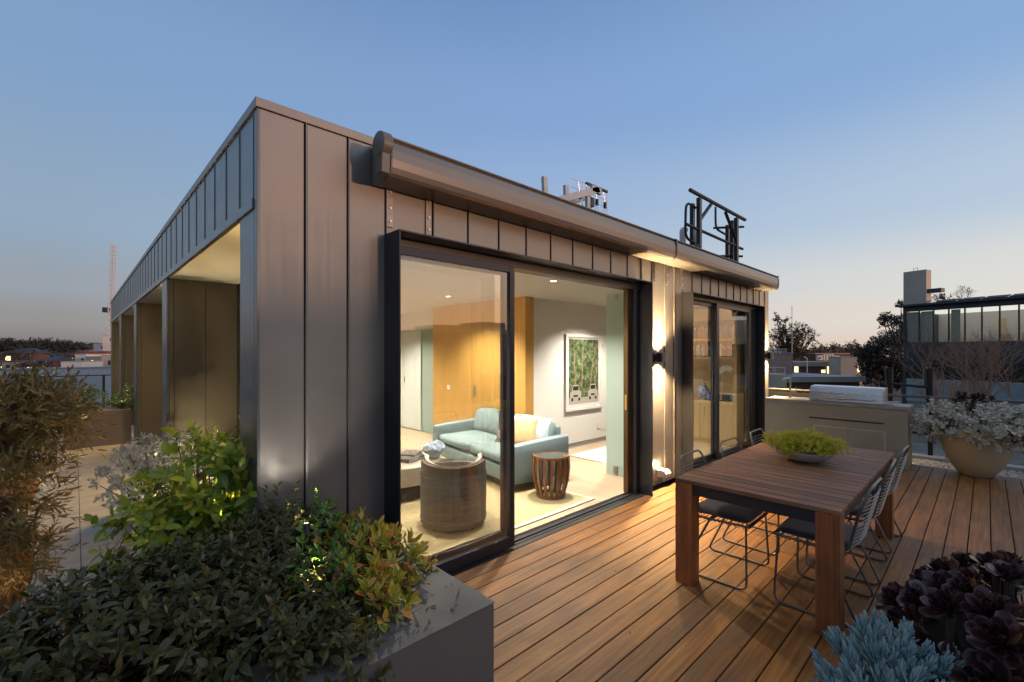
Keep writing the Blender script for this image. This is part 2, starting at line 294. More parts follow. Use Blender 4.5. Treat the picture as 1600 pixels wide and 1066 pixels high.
# ================================================================ mesh helpers
class MB:
    def __init__(s): s.v = []; s.f = []; s.t = []; s.uv = {}; s.sm = []
    def add(s, vs, fs, tint=None, smooth=False, uvs=None):
        o = len(s.v); s.v += [tuple(v) for v in vs]; t = tint if tint is not None else .5
        s.t += [t]*len(vs)
        for i, f in enumerate(fs):
            s.f.append(tuple(o+k for k in f)); s.sm.append(smooth)
            if uvs: s.uv[len(s.f)-1] = uvs[i]
        return s
    def box(s, x0, x1, y0, y1, z0, z1, tint=None, M=None):
        vs = [Vector(p) for p in ((x0,y0,z0),(x1,y0,z0),(x1,y1,z0),(x0,y1,z0),(x0,y0,z1),(x1,y0,z1),(x1,y1,z1),(x0,y1,z1))]
        if M: vs = [M @ v for v in vs]
        return s.add(vs, [(0,3,2,1),(4,5,6,7),(0,1,5,4),(1,2,6,5),(2,3,7,6),(3,0,4,7)], tint)
    def prism(s, pts, vec, tint=None, smooth=False):
        """closed polygon (3-D points) pushed along vec"""
        n = len(pts); v = Vector(vec); a = [Vector(p) for p in pts]
        vs = a+[p+v for p in a]
        fs = [tuple(range(n))[::-1], tuple(range(n, 2*n))]+[(i, (i+1) % n, n+(i+1) % n, n+i) for i in range(n)]
        return s.add(vs, fs, tint, smooth)
    def tube(s, pts, r, n=8, closed=False, tint=None):
        pts = [Vector(p) for p in pts]; k = len(pts); rs = r if isinstance(r, (list, tuple)) else [r]*k
        vs = []; up = None
        for i, p in enumerate(pts):
            a = pts[(i-1) % k] if (i or closed) else p; b = pts[(i+1) % k] if (i < k-1 or closed) else p
            d = (b-a).normalized() if (b-a).length > 1e-9 else Vector((0, 0, 1))
            if up is None: up = Vector((0, 0, 1)) if abs(d.z) < .9 else Vector((1, 0, 0))
            u = (up-d*up.dot(d)); u = u.normalized() if u.length > 1e-6 else d.orthogonal().normalized()
            up = u; w_ = d.cross(u)
            for j in range(n):
                a_ = 2*math.pi*j/n; vs.append(p+(u*math.cos(a_)+w_*math.sin(a_))*rs[i])
        fs = []
        for i in range(k if closed else k-1):
            for j in range(n):
                a = i*n+j; b = i*n+(j+1) % n; c = ((i+1) % k)*n+(j+1) % n; d = ((i+1) % k)*n+j
                fs.append((a, b, c, d))
        if not closed: fs += [tuple(range(n))[::-1], tuple(range((k-1)*n, k*n))]
        return s.add(vs, fs, tint, True)
    def lathe(s, prof, c=(0, 0, 0), n=32, a0=0, a1=2*math.pi, tint=None, uv=False, smooth=True):
        full = abs(a1-a0-2*math.pi) < 1e-6; m = n if full else n+1; vs = []
        for r, z in prof:
            for j in range(m):
                a = a0+(a1-a0)*j/n; vs.append((c[0]+r*math.cos(a), c[1]+r*math.sin(a), c[2]+z))
        fs = []; uvs = []; k = len(prof)
        for i in range(k-1):
            for j in range(n):
                fs.append((i*m+j, i*m+(j+1) % m, (i+1)*m+(j+1) % m, (i+1)*m+j))
                u0, u1 = j/n, (j+1)/n; v0, v1 = i/(k-1), (i+1)/(k-1); uvs.append([(u0, v0), (u1, v0), (u1, v1), (u0, v1)])
        return s.add(vs, fs, tint, smooth, uvs if uv else None)
    def build(s, name, m, parent=None, bevel=0, ang=40, loc=None, sub=0):
        me = bpy.data.meshes.new(name); me.from_pydata(s.v, [], s.f); me.update()
        ca = me.color_attributes.new('tint', 'FLOAT_COLOR', 'POINT')
        arr = np.array([(t, (t*7.13) % 1, (t*3.7) % 1, 1) if not isinstance(t, tuple) else (*t, 1) for t in s.t], dtype=np.float32).ravel()
        ca.data.foreach_set('color', arr)
        if s.uv:
            ul = me.uv_layers.new(name='UVMap')
            for fi, us in s.uv.items():
                p = me.polygons[fi]
                for li, u in zip(p.loop_indices, us): ul.data[li].uv = u
        if any(s.sm):
            me.polygons.foreach_set('use_smooth', s.sm)
            me.set_sharp_from_angle(angle=R(ang))
        me.materials.append(m)
        o = bpy.data.objects.new(name, me); COL.objects.link(o)
        if loc is not None: o.location = loc
        if parent:
            o.parent = parent; o.matrix_parent_inverse = Matrix.Translation(-parent.location)
        if bevel:
            b = o.modifiers.new('bevel', 'BEVEL'); b.width = bevel; b.segments = 2; b.limit_method = 'ANGLE'; b.angle_limit = R(50)
        if sub:
            b = o.modifiers.new('sub', 'SUBSURF'); b.levels = sub; b.render_levels = sub
        return o

def tag(o, label=None, cat=None, group=None, kind=None):
    if label: o['label'] = label
    if cat: o['category'] = cat
    if group: o['group'] = group
    if kind: o['kind'] = kind
    return o
def thing(name, label, cat, loc=(0, 0, 0), group=None):
    o = bpy.data.objects.new(name, None); COL.objects.link(o); o.location = loc; o.empty_display_size = .1
    return tag(o, label, cat, group)
def copy_tree(o, parent=None):
    c = o.copy(); COL.objects.link(c)
    if parent: c.parent = parent
    for ch in [x for x in bpy.data.objects if x.parent == o]: copy_tree(ch, c)
    return c
ROOTCOL = {}
def rot(v, z): return Matrix.Rotation(z, 3, 'Z') @ Vector(v)
def arc(c, r, a0, a1, n, plane='XZ'):
    o = []
    for i in range(n+1):
        a = a0+(a1-a0)*i/n; u, v = r*math.cos(a), r*math.sin(a)
        o.append((c[0]+u, c[1], c[2]+v) if plane == 'XZ' else (c[0]+u, c[1]+v, c[2]) if plane == 'XY' else (c[0], c[1]+u, c[2]+v))
    return o
def fillet(pts, r, n=4, closed=False):
    """rounded corners for a polyline"""
    P_ = [Vector(p) for p in pts]; o = []; k = len(P_)
    for i in range(k):
        if not closed and i in (0, k-1): o.append(P_[i]); continue
        p, a, b = P_[i], P_[(i-1) % k], P_[(i+1) % k]
        ra = min(r, (a-p).length*.49); rb = min(r, (b-p).length*.49)
        s_, e = p+(a-p).normalized()*ra, p+(b-p).normalized()*rb
        for j in range(n+1):
            t = j/n; o.append((1-t)**2*s_+2*t*(1-t)*p+t*t*e)
    return o

# ---- leaves (numpy)
def _template(kind):
    if kind == 'stick':
        ts = [0, .35, .8, 1]; ws = [.55, 1, .85, .1]; v = []; uv = []
        for t, w_ in zip(ts, ws):
            for j in range(4):
                a = j*math.pi/2; v.append((w_*.5*math.cos(a), t, w_*.5*math.sin(a))); uv.append((j/4, t))
        f = [(i*4+j, i*4+(j+1) % 4, (i+1)*4+(j+1) % 4, (i+1)*4+j) for i in range(3) for j in range(4)]
        return np.array(v), f, uv
    if kind == 'quad':
        v = [(0, 0, 0), (-.5, .5, .0), (0, 1, 0), (.5, .5, .0)]; return np.array(v), [(0, 3, 2, 1)], [(.5, 0), (0, .5), (.5, 1), (1, .5)]
    if kind == 'spoon': ts = [0, .3, .62, .88, 1]; ws = [.22, .5, .95, .8, .15]; fold = .12
    elif kind == 'lance': ts = [0, .35, .7, 1]; ws = [.1, .85, .8, .04]; fold = .2
    else: ts = [0, .22, .5, .78, 1]; ws = [.12, .75, 1, .68, .03]; fold = .22
    v = []; uv = []
    for t, w_ in zip(ts, ws):
        for q in (-1, 0, 1): v.append((q*w_*.5, t, abs(q)*w_*fold*.5)); uv.append((.5+q*.5, t))
    f = []
    for i in range(len(ts)-1):
        for j in range(2): f.append((i*3+j, i*3+j+1, (i+1)*3+j+1, (i+1)*3+j))
    return np.array(v), f, uv
TPL = {k: _template(k) for k in ('stick', 'quad', 'spoon', 'lance', 'oval')}
def norm(a): return a/np.maximum(np.linalg.norm(a, axis=-1, keepdims=True), 1e-9)
def leaf_mesh(name, m, P_, D, Nn, Ln, Wd, kind='oval', curl=.2, tipv=None, parent=None, smooth=True):
    V, F, UV = TPL[kind]; n = len(P_); k = len(V); D = norm(D); X = norm(np.cross(D, Nn)); Z = np.cross(X, D)
    cv = np.broadcast_to(np.asarray(curl, float), (n,))[:, None]
    lx = V[None, :, 0]*Wd[:, None]; ly = V[None, :, 1]*Ln[:, None]
    lz = V[None, :, 2]*Wd[:, None]-cv*Ln[:, None]*(V[None, :, 1]**2)
    W = P_[:, None, :]+lx[..., None]*X[:, None, :]+ly[..., None]*D[:, None, :]+lz[..., None]*Z[:, None, :]
    Fa = np.array(F); nf = len(Fa); q = Fa.shape[1]
    faces = (Fa[None]+(np.arange(n)*k)[:, None, None]).reshape(-1)
    me = bpy.data.meshes.new(name); me.vertices.add(n*k); me.vertices.foreach_set('co', W.astype(np.float32).ravel())
    me.loops.add(n*nf*q); me.loops.foreach_set('vertex_index', faces.astype(np.int32))
    me.polygons.add(n*nf); me.polygons.foreach_set('loop_start', (np.arange(n*nf)*q).astype(np.int32))
    me.polygons.foreach_set('loop_total', np.full(n*nf, q, np.int32))
    if smooth: me.polygons.foreach_set('use_smooth', np.ones(n*nf, bool))
    ul = me.uv_layers.new(name='UVMap'); u = np.array(UV)[Fa.ravel()]; ul.data.foreach_set('uv', np.tile(u, (n, 1)).astype(np.float32).ravel())
    ca = me.color_attributes.new('tint', 'FLOAT_COLOR', 'POINT'); c = np.ones((n, 4)); c[:, 0] = RNG.random(n); c[:, 1] = RNG.random(n)
    c[:, 2] = tipv if tipv is not None else 0
    ca.data.foreach_set('color', np.repeat(c, k, axis=0).astype(np.float32).ravel())
    me.update(calc_edges=True); me.materials.append(m)
    o = bpy.data.objects.new(name, me); COL.objects.link(o)
    if parent: o.parent = parent; o.matrix_parent_inverse = Matrix.Translation(-parent.location)
    return o
def shoots(C, D, n, length, lsize, wratio=.4, a0=25, a1=80, jit=.25, smin=.6, taper=.5):
    """n leaves spiralling round each shoot; returns arrays for leaf_mesh"""
    C = np.asarray(C, float); D = norm(np.asarray(D, float)); k = len(C)
    ref = np.where(np.abs(D[:, 2:3]) < .9, np.array([[0, 0, 1.]]), np.array([[1., 0, 0]])); U = norm(np.cross(D, ref)); Vv = np.cross(D, U)
    j = np.arange(n); t = (j+.5)/n                                    # 0 base .. 1 tip
    ph = j[None, :]*2.39996+RNG.random((k, 1))*6.28+RNG.normal(0, jit, (k, n))
    ang = np.radians(a1+(a0-a1)*t)[None, :]+RNG.normal(0, jit*.6, (k, n))
    rad = U[:, None, :]*np.cos(ph)[..., None]+Vv[:, None, :]*np.sin(ph)[..., None]
    d = D[:, None, :]*np.cos(ang)[..., None]+rad*np.sin(ang)[..., None]
    nn = D[:, None, :]*np.sin(ang)[..., None]-rad*np.cos(ang)[..., None]
    nn = nn+RNG.normal(0, .18, nn.shape)
    base = C[:, None, :]+D[:, None, :]*(length*t)[None, :, None]
    L_ = lsize*(1-taper*t)[None, :]*(smin+(1-smin)*2*RNG.random((k, n)))
    tip = np.broadcast_to(t[None, :], (k, n))
    r = lambda a: a.reshape(-1, *a.shape[2:])
    return dict(P_=r(base), D=r(d), Nn=r(nn), Ln=r(L_), Wd=r(L_)*wratio*(.85+.3*RNG.random(k*n))), r(tip)
def blob(n, ells, shell=.55, up=.35, flat=None):
    """points through a union of ellipsoids ((centre),(radii)), biased outward, with outward directions"""
    vol = np.array([e[1][0]*e[1][1]*e[1][2] for e in ells])**(2/3); idx = RNG.choice(len(ells), n, p=vol/vol.sum())
    d = norm(RNG.normal(size=(n, 3))); r = shell+(1-shell)*RNG.random((n, 1))**.6
    c = np.array([e[0] for e in ells])[idx]; ra = np.array([e[1] for e in ells])[idx]
    P_ = c+d*r*ra; D = norm(d/ra*ra.mean(axis=1, keepdims=True)+np.array([[0, 0, up]])+RNG.normal(0, .25, (n, 3)))
    return P_, D
def stems(C, roots, r, m, name, parent, keep=None, n=5):
    mb = MB(); roots = [Vector(q) for q in roots]
    for c in (C if keep is None else C[:keep]):
        c = Vector(c); q = min(roots, key=lambda v: (v-c).length); mid = q.lerp(c, .5)+Vector((random.uniform(-.04, .04), random.uniform(-.04, .04), .03))
        mb.tube([q, mid, c], [r, r*.75, r*.35], n)
    return mb.build(name, m, parent)
BARK = mat('bark', (.11, .075, .05), .85, var=.6, vs=20, bump=.5, bs=40)
STEMR = mat('red_stem', (.16, .055, .035), .6)

# ================================================================ SETTING: ground, terrace, deck
def struct(o): o['kind'] = 'structure'; return o
g = MB(); g.box(-1500, 1500, -1500, 1500, -14, -11); struct(g.build('ground', GROUNDM))
# the building this terrace stands on
b = MB(); b.box(-3.2, 9.05, -9, 15, -10.95, -.16)
o = b.build('apartment_block', mat('block_wall', (.2, .19, .18), .8)); tag(o, 'grey lower storeys carrying the rooftop terrace and timber deck', 'building')
# tiled path
b = MB(); b.box(-3.2, .74, .0, 14.9, -.16, -.012); b.box(-3.2, .65, -1.26, 0, -.16, -.012)
struct(b.build('terrace_slab', TILE))
TILEM = mat('stone_tile', (.38, .32, .245), .45, var=.8, vs=2.5, col2=(.28, .235, .18), stretch=(1, 4, 1), bump=.04, bs=60, detail=7, rvar=.1)
b = MB(); x = -3.20
xs = [-.71-.9*3, -.71-.9*2, -.71-.9, -.71, -.71+.9]
xs = [-3.19, -2.51, -1.91, -1.31, -.71, -.11, .70]
for i in range(len(xs)-1):
    y = .0
    while y < 14.8:
        y1 = min(y+1.2, 14.88)
        b.box(xs[i]+.003, xs[i+1]-.003, y+.003, y1-.003, -.02, 0, random.random()); y = y1
struct(b.build('path', TILEM))
# deck boards
b = MB(); y = -.116
joints = []
while y > -8.9:
    xa = -1.2 if y < -1.26 else .672; cuts = [xa]+([random.uniform(1.2, 7.5)] if random.random() < .4 else [])+[8.205]
    for xa, xb in zip(cuts[:-1], cuts[1:]): b.box(xa+.0015, xb-.0015, y-.1386+.0078, y, -.028, random.uniform(-.0008, .0008), random.random())
    y -= .1386
struct(b.build('deck', DECK, bevel=.0025))
b = MB(); b.box(-1.2, 8.2, -8.9, -1.262, -.155, -.09); b.box(.67, 8.2, -1.262, -.1, -.155, -.09); struct(b.build('deck_base', BLACKGAP))
# gravel strip, kerb
b = MB(); b.box(8.21, 9.5, -9, .3, -.155, -.045); struct(b.build('gravel_strip', GRAVEL))
b = MB(); b.box(8.93, 9.08, -9, .3, -.04, .012); struct(b.build('kerb', KERB, bevel=.006))
n = 5200
P_ = np.c_[RNG.uniform(8.22, 8.92, n), RNG.uniform(-4.6, -1.2, n), np.full(n, -.04)]
mb = MB()
for p in P_[:3400]:
    r = random.uniform(.008, .019); a = random.random()*3
    M = Matrix.Translation(p) @ Matrix.Rotation(a, 4, 'Z') @ Matrix.Diagonal((r*1.3, r, r*.7, 1))
    vs = [M @ Vector(q) for q in ((1,0,0),(0,1,0),(-1,0,0),(0,-1,0),(.5,.5,.8),(-.5,.5,.8),(-.5,-.5,.8),(.5,-.5,.8))]
    mb.add(vs, [(0,1,4),(1,5,4),(1,2,5),(2,6,5),(2,3,6),(3,7,6),(3,0,7),(0,4,7),(4,5,6,7)], random.random(), True)
tag(mb.build('gravel', PEB, ang=80), kind='stuff')

# ================================================================ PAVILION
BX1 = 8.73; BY1 = 14.5; TOPZ = 3.10
pav = thing('rooftop_pavilion', 'single storey pavilion clad in dark grey zinc panels with lit living room inside', 'building', (0, 0, 0))
# -- front cladding
PX0, PX1, PZ = .785, 4.055, 2.465       # main portal outer
QX0, QX1, QZ = 5.20, 8.035, 2.465       # small portal outer
front = [0.0, .262, .528, .795]
fas1 = [.795, 1.18, 1.512, 1.842, 2.173, 2.504, 2.836, 3.168, 3.5, 3.83, 4.13]
midp = [4.13, 4.38, 4.70, 4.95, 5.20]
fas2 = [5.20, 5.49, 5.80, 6.10, 6.40, 6.70, 7.00, 7.30, 7.60, 7.90, 8.04]
endp = [8.04, 8.21, 8.50, 8.73]
def panels(mb, edges, z0, z1, face='F', g_=.011, lip=.02, y=0, back=.03):
    for a, c in zip(edges[:-1], edges[1:]):
        if face == 'F': mb.box(a+g_, c-g_*.6, y, y+back, z0, z1)
        else: mb.box(y, y+back, a+g_, c-g_*.6, z0, z1)
def ribs(mb, edges, z0, z1, face='F', y=0, r=.012):
    for a in edges:
        if face == 'F': mb.box(a+.0, a+.008, y-r, y+.02, z0, z1)
        else: mb.box(y-r, y+.02, a, a+.008, z0, z1)
mb = MB()
panels(mb, front, .0, 3.044); panels(mb, fas1, PZ+.004, 3.044); panels(mb, midp, .0, 3.044); panels(mb, fas2, QZ+.004, 3.044); panels(mb, endp, 0, 3.044)
ribs(mb, front[1:-1], 0, 3.044); ribs(mb, [.795]+fas1[1:], PZ+.004, 3.044); ribs(mb, midp[1:-1], 0, 3.044); ribs(mb, fas2[1:-1], QZ+.004, 3.044); ribs(mb, endp[1:-1], 0, 3.044)
mb.build('front_cladding', ZINC, pav, bevel=.003)
# structural backing (walls with openings)
mb = MB()
for x0, x1, z0, z1 in ((.0, PX0+.0, 0, 3.04), (PX0, PX1, PZ-.03, 3.04), (PX1, QX0, 0, 3.04), (QX0, QX1, QZ-.03, 3.04), (QX1, BX1, 0, 3.04)):
    mb.box(x0+.012, x1, .028, .12, z0, z1)
mb.build('front_wall', BLACKGAP, pav)
# coping
mb = MB(); mb.box(-.012, BX1+.01, -.012, .25, 3.046, TOPZ); mb.box(-.012, .25, .25, BY1, 3.046, TOPZ)
mb.build('coping', ZINC, pav, bevel=.003)
mb = MB(); mb.box(.25, BX1, .25, BY1, 2.9, 3.02); mb.build('roof', ROOFM, pav)
# east end wall
mb = MB(); mb.box(BX1-.03, BX1, .03, BY1, 0, 3.04); mb.build('end_wall', ZINC, pav)
# left face: fascia panels, trim band, piers
edges = [.06, .374]; y = .374
mb = MB(); e = [.012, .062]+[.375+.352*i for i in range(0, 41)]
panels(mb, e, 2.548, 3.044, 'L', g_=.004); ribs(mb, e[1:-1], 2.548, 3.044, 'L', r=.006)
ZINC_SIDE_SHADE = clad_mat('zinc_side_shade', (.15, .15, .15), .30)  # front zinc made darker and greyer, the side's shade put into its colour
mb.build('side_fascia', ZINC_SIDE_SHADE, pav, bevel=.003)
mb = MB(); mb.box(-.012, .02, .062, BY1, 2.486, 2.545); mb.build('trim_band', ZINC_SIDE_SHADE, pav, bevel=.003)
mb = MB(); mb.box(-.002, .014, .0, .054, 0, 3.044); mb.build('corner_trim', ZINC_SIDE_SHADE, pav, bevel=.003)
mb = MB(); mb.box(.03, .14, .05, BY1, 2.5, 3.04); mb.box(.14, .75, .05, BY1, 2.52, 2.9)
mb.build('side_lintel', BLACKGAP, pav)
piers = [(.066, .374), (3.535, 3.90), (7.07, 7.46), (10.62, 11.02), (14.13, 14.5)]
for i, (a, c) in enumerate(piers):
    mb = MB(); mb.box(0, .02, a, c, 0, 2.484); mb.build('pier_face', ZINC_SIDE_SHADE, pav, bevel=.003)
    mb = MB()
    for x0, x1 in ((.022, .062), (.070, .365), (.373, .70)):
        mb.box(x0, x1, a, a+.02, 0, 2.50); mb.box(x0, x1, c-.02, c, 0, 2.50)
    mb.box(.03, .70, a+.02, c-.02, 0, 2.50); mb.build('pier_side', ZINC_RECESS_SHADE, pav, bevel=.002)
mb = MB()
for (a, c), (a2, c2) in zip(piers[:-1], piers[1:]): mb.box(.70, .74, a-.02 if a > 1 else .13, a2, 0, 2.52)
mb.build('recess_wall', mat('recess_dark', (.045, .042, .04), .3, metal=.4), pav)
mb = MB()
for (a, c), (a2, c2) in zip(piers[:-1], piers[1:]): mb.box(.02, .70, c+.002, a2-.002, 2.492, 2.515)
mb.build('soffit', SOFFIT, pav)
WARM = (1, .70, .36)
def spot(name, loc, aim, energy, size=100, blend=.6, col=WARM, rad=.03, parent=None):
    l = bpy.data.lights.new(name, 'SPOT'); l.energy = energy; l.spot_size = R(size); l.spot_blend = blend; l.color = col; l.shadow_soft_size = rad
    o = bpy.data.objects.new(name, l); COL.objects.link(o); o.location = loc
    o.rotation_euler = (Vector(aim)-Vector(loc)).to_track_quat('-Z', 'Y').to_euler()
    if parent: o.parent = parent; o.matrix_parent_inverse = Matrix.Translation(-parent.location)
    return o
def downlight(x, y, z, energy, col, parent, size=130, nm='downlight'):
    mb = MB(); mb.lathe([(.0, -.003), (.036, -.003)], (x, y, z), 16); o = mb.build(nm, LENS, parent)
    mb = MB(); mb.lathe([(.037, -.004), (.05, -.004), (.05, 0)], (x, y, z), 16); r_ = mb.build('bezel', WHITE, o)
    r_.matrix_parent_inverse = Matrix.Identity(4)
    spot('downlight_lamp', (x, y, z-.012), (x, y, 0), energy, size, .7, col, .035, o).matrix_parent_inverse = Matrix.Identity(4)
for (a, c), (a2, c2), en in zip(piers[:-1], piers[1:], (50, 330, 200, 330)):
    downlight(.36, c+.45, 2.49, en, (1, .68, .26), pav, 165)
    l = bpy.data.lights.new('soffit_glow', 'POINT'); l.energy = 5; l.color = (1, .72, .3); l.shadow_soft_size = .05
    o = bpy.data.objects.new('soffit_glow', l); COL.objects.link(o); o.location = (.3, c+.25, 2.36); o.parent = pav
# portals
def portal(x0, x1, z1, yf, t=.012, jt=.03):
    mb = MB()
    mb.box(x0, x0+t, yf, .02, -.02, z1); mb.box(x1-t, x1, yf, .02, -.02, z1); mb.box(x0+t, x1-t, yf, .02, z1-t, z1)
    mb.build('door_portal', DARK, pav, bevel=.002)
portal(PX0, PX1, PZ, -.20); portal(QX0, QX1, QZ, -.15)
mb = MB(); mb.box(PX0+.012, PX1-.012, -.03, .1, 2.385, 2.453); mb.box(QX0+.012, QX1-.012, -.02, .1, 2.40, 2.453)
mb.box(PX1-.075, PX1-.012, -.02, .1, 0, 2.385); mb.box(QX1-.07, QX1-.012, .0, .1, 0, 2.4); mb.box(QX0+.012, QX0+.06, .0, .1, 0, 2.4)
mb.build('door_head', mat('head_metal', (.11, .10, .095), .4, metal=.6), pav, bevel=.002)
mb = MB(); mb.box(PX1-.16, PX1-.078, .03, .09, .02, 2.38); o = mb.build('door_edge', BRONZE, pav, bevel=.002)
mb = MB(); mb.box(PX1-.165, PX1-.16, .045, .07, .98, 1.16); q = mb.build('lock_plate', mat('brass', (.75, .5, .2), .3, metal=1), o); q.matrix_parent_inverse = Matrix.Identity(4)
# threshold tracks
mb = MB(); mb.box(PX0+.012, PX1-.012, -.115, -.06, -.06, .004); mb.box(1.95, PX1-.012, -.045, -.02, -.06, .002); mb.box(PX0+.012, PX1-.012, .0, .03, -.06, .006)
mb.box(PX0+.012, PX1-.012, -.06, .10, -.07, -.02); mb.box(QX0+.012, QX1-.012, -.115, .1, -.06, .01)
mb.build('threshold', mat('track_metal', (.10, .10, .105), .35, metal=.7), pav)
def leaf(x0, x1, y, z0=.02, z1=2.385, st=.055, brail=.09, trail=.06, th=.045):
    mb = MB(); mb.box(x0, x0+st, y, y+th, z0, z1); mb.box(x1-st, x1, y, y+th, z0, z1)
    mb.box(x0+st, x1-st, y+.001, y+th-.001, z0, z0+brail); mb.box(x0+st, x1-st, y+.001, y+th-.001, z1-trail, z1)
    f = mb.build('sliding_door', DARK, pav, bevel=.003)
    g_ = MB(); g_.add([(x0+st, y+.02, z0+brail), (x1-st, y+.02, z0+brail), (x1-st, y+.02, z1-trail), (x0+st, y+.02, z1-trail)], [(0, 1, 2, 3)])
    q = g_.build('glass', GLASS, f); q.matrix_parent_inverse = Matrix.Identity(4)
    return f
leaf(PX0+.015, 1.94, -.095)
f2 = leaf(PX0+.05, 1.985, .035)
mb = MB(); mb.tube([(1.84, .02, 1.0), (1.84, -.01, 1.0), (1.84, -.01, 1.16), (1.84, .02, 1.16)], .006, 6); q = mb.build('handle', STEELM, f2); q.matrix_parent_inverse = Matrix.Identity(4)
leaf(QX0+.3, 6.38, .03, z1=2.40, st=.09); leaf(6.30, QX1-.30, -.02, z1=2.40, st=.09); 
OLM = mat('olive_metal', (.16, .145, .10), .4, metal=.6)
mb = MB(); mb.box(QX0+.06, QX0+.3, .03, .07, 0.01, 2.4); mb.build('side_panel', OLM, pav)
mb = MB(); mb.box(QX1-.30, QX1-.07, .03, .08, 0.01, 2.4); mb.build('side_panel', OLM, pav)

# -- interior shell
IC = 2.5
mb = MB(); mb.box(.74, BX1-.04, .10, 8.6, -.06, 0, .4)
fl = mb.build('interior_floor', FLOOR, pav)
mb = MB(); mb.box(.74, BX1-.04, .12, 2.28, IC, IC+.03); mb.box(.74, BX1-.04, 2.31, 8.6, IC, IC+.03); mb.box(.74, 4.2, 2.27, 2.32, IC+.02, IC+.04)
mb.box(.74, BX1-.04, .1, .13, 2.40, IC)
mb.build('ceiling', CEIL, pav)
mb = MB(); mb.box(4.33, 7.62, 2.04, 2.16, .10, IC); mb.box(4.33, 7.62, 2.055, 2.16, 0, .09)   # picture wall with shadow gap skirting
mb.box(.74, BX1-.04, 8.45, 8.6, 0, IC); mb.box(.74, .80, .13, 8.45, 0, IC); mb.box(7.95, 8.0, .12, 2.04, 0, IC)
mb.box(4.46, 4.6, 6.2, 8.45, 0, IC); mb.box(4.46, 4.6, 4.45, 6.2, 2.12, IC)
mb.build('interior_wall', WHITE, pav)
mb = MB(); mb.box(4.335, 7.6, 2.03, 2.052, .092, .097); mb.build('shadow_gap', mat('gap_brown', (.2, .15, .1), .8), pav)
# timber core: near panel, door leaf, far panel
mb = MB(); mb.box(4.15, 4.33, 1.95, 1.958, 0, IC-.002, .3); mb.box(4.15, 4.33, 1.96, 3.22, 0, IC-.002, .45); mb.box(4.155, 4.33, 3.225, 3.235, 0, IC-.002, .1)
mb.box(4.15, 4.33, 3.24, 4.40, 0, IC-.002, .62)
tw = mb.build('timber_wall', OAK, pav)
mb = MB(); mb.tube([(4.15, 3.17, 1.02), (4.10, 3.17, 1.02), (4.095, 3.06, 1.02)], .009, 8); mb.box(4.142, 4.15, 3.145, 3.195, .90, 1.10); q = mb.build('door_handle', STEELM, tw); q.matrix_parent_inverse = Matrix.Identity(4)
mb = MB(); mb.box(4.140, 4.15, 3.86, 3.94, .98, 1.06); q = mb.build('light_switch', WHITE, pav, bevel=.002)
# white wardrobe doors past the core, with greenish glass leaf beside them
mb = MB(); mb.box(4.46, 4.5, 5.32, 5.98, .02, 2.11); mb.box(4.46, 4.5, 5.99, 6.6, .02, 2.11); mb.box(4.44, 4.46, 6.605, 7.6, .02, 2.11)
d = mb.build('white_door', DOORW, pav, bevel=.002)
mb = MB(); mb.box(4.44, 4.46, 5.94, 5.96, 1.0, 1.12); q = mb.build('pull', STEELM, d); q.matrix_parent_inverse = Matrix.Identity(4)
mb = MB(); mb.box(4.49, 4.5, 4.42, 5.30, .01, 2.11); mb.build('glass_side_panel', FROST, pav)
mb = MB(); mb.box(4.62, 4.66, 4.2, 5.6, 0, 2.2); mb.build('hall_wall', WHITE, pav)
# frosted glass sliding panel
mb = MB(); mb.box(4.485, 4.497, .36, .735, .012, 2.44); fg = mb.build('frosted_panel', FROST, pav)
for za, zb_ in ((.03, .13), (2.36, 2.43)): mb = MB(); mb.box(4.47, 4.512, .55, .61, za, zb_); q = mb.build('clamp', STEELM, fg); q.matrix_parent_inverse = Matrix.Identity(4)
mb = MB(); mb.box(6.1, 6.18, 2.026, 2.04, .27, .36); mb.build('power_outlet', WHITE, pav, bevel=.002)
INW = (1, .92, .79)
for x, y, e_ in ((3.34, .69, 22), (3.32, 2.77, 30), (1.7, 2.77, 20), (1.7, 4.9, 26), (3.3, 5.3, 30), (5.5, 1.2, 20), (3.3, 7.4, 24), (1.7, .8, 14), (6.6, 1.2, 3.5)):
    downlight(x, y, IC, e_*18, INW, pav)

# -- awnings
def awning(x0, x1, label, endcap):
    t = thing('awning', label, 'awning', (x0, -.15, 2.9), 'awning cassettes over the doors')
    prof = [(-.012, 3.035), (-.235, 3.028), (-.262, 3.018), (-.262, 3.008), (-.244, 3.002), (-.256, 2.985), (-.262, 2.94), (-.262, 2.88), (-.256, 2.83), (-.245, 2.795), (-.225, 2.78), (-.012, 2.775)]
    mb = MB(); mb.prism([(x0, a, z) for a, z in prof], (x1-x0, 0, 0)); mb.build('cassette', AWN, t, bevel=.004)
    mb = MB(); mb.prism([(x0-.012, a*1.02-.002, z+(.004 if z > 2.9 else -.004)) for a, z in prof], (.011, 0, 0)); mb.build('end_plate', AWNEND, t, bevel=.003)
    mb = MB(); mb.prism([(x1+.001, a*1.02-.002, z+(.004 if z > 2.9 else -.004)) for a, z in prof], (.011, 0, 0)); mb.build('end_plate', AWNEND, t, bevel=.003)
    if endcap:
        mb = MB(); mb.prism([(x0-.085, -.235+.078*math.cos(a*math.pi/12), 2.958+.078*math.sin(a*math.pi/12)) for a in range(24)], (.07, 0, 0), smooth=True)
        mb.prism([(x0-.08, -.28, 2.90), (x0-.08, -.185, 2.90), (x0-.08, -.19, 2.775), (x0-.08, -.27, 2.775)], (.06, 0, 0))
        mb.build('gear_housing', AWNEND, t, bevel=.006, ang=30)
    return t
awning(.70, 4.49, 'long grey awning cassette over the wide sliding doors with round gear housing', True)
awning(4.52, 8.40, 'grey awning cassette over the small glazed doors at the far end', False)
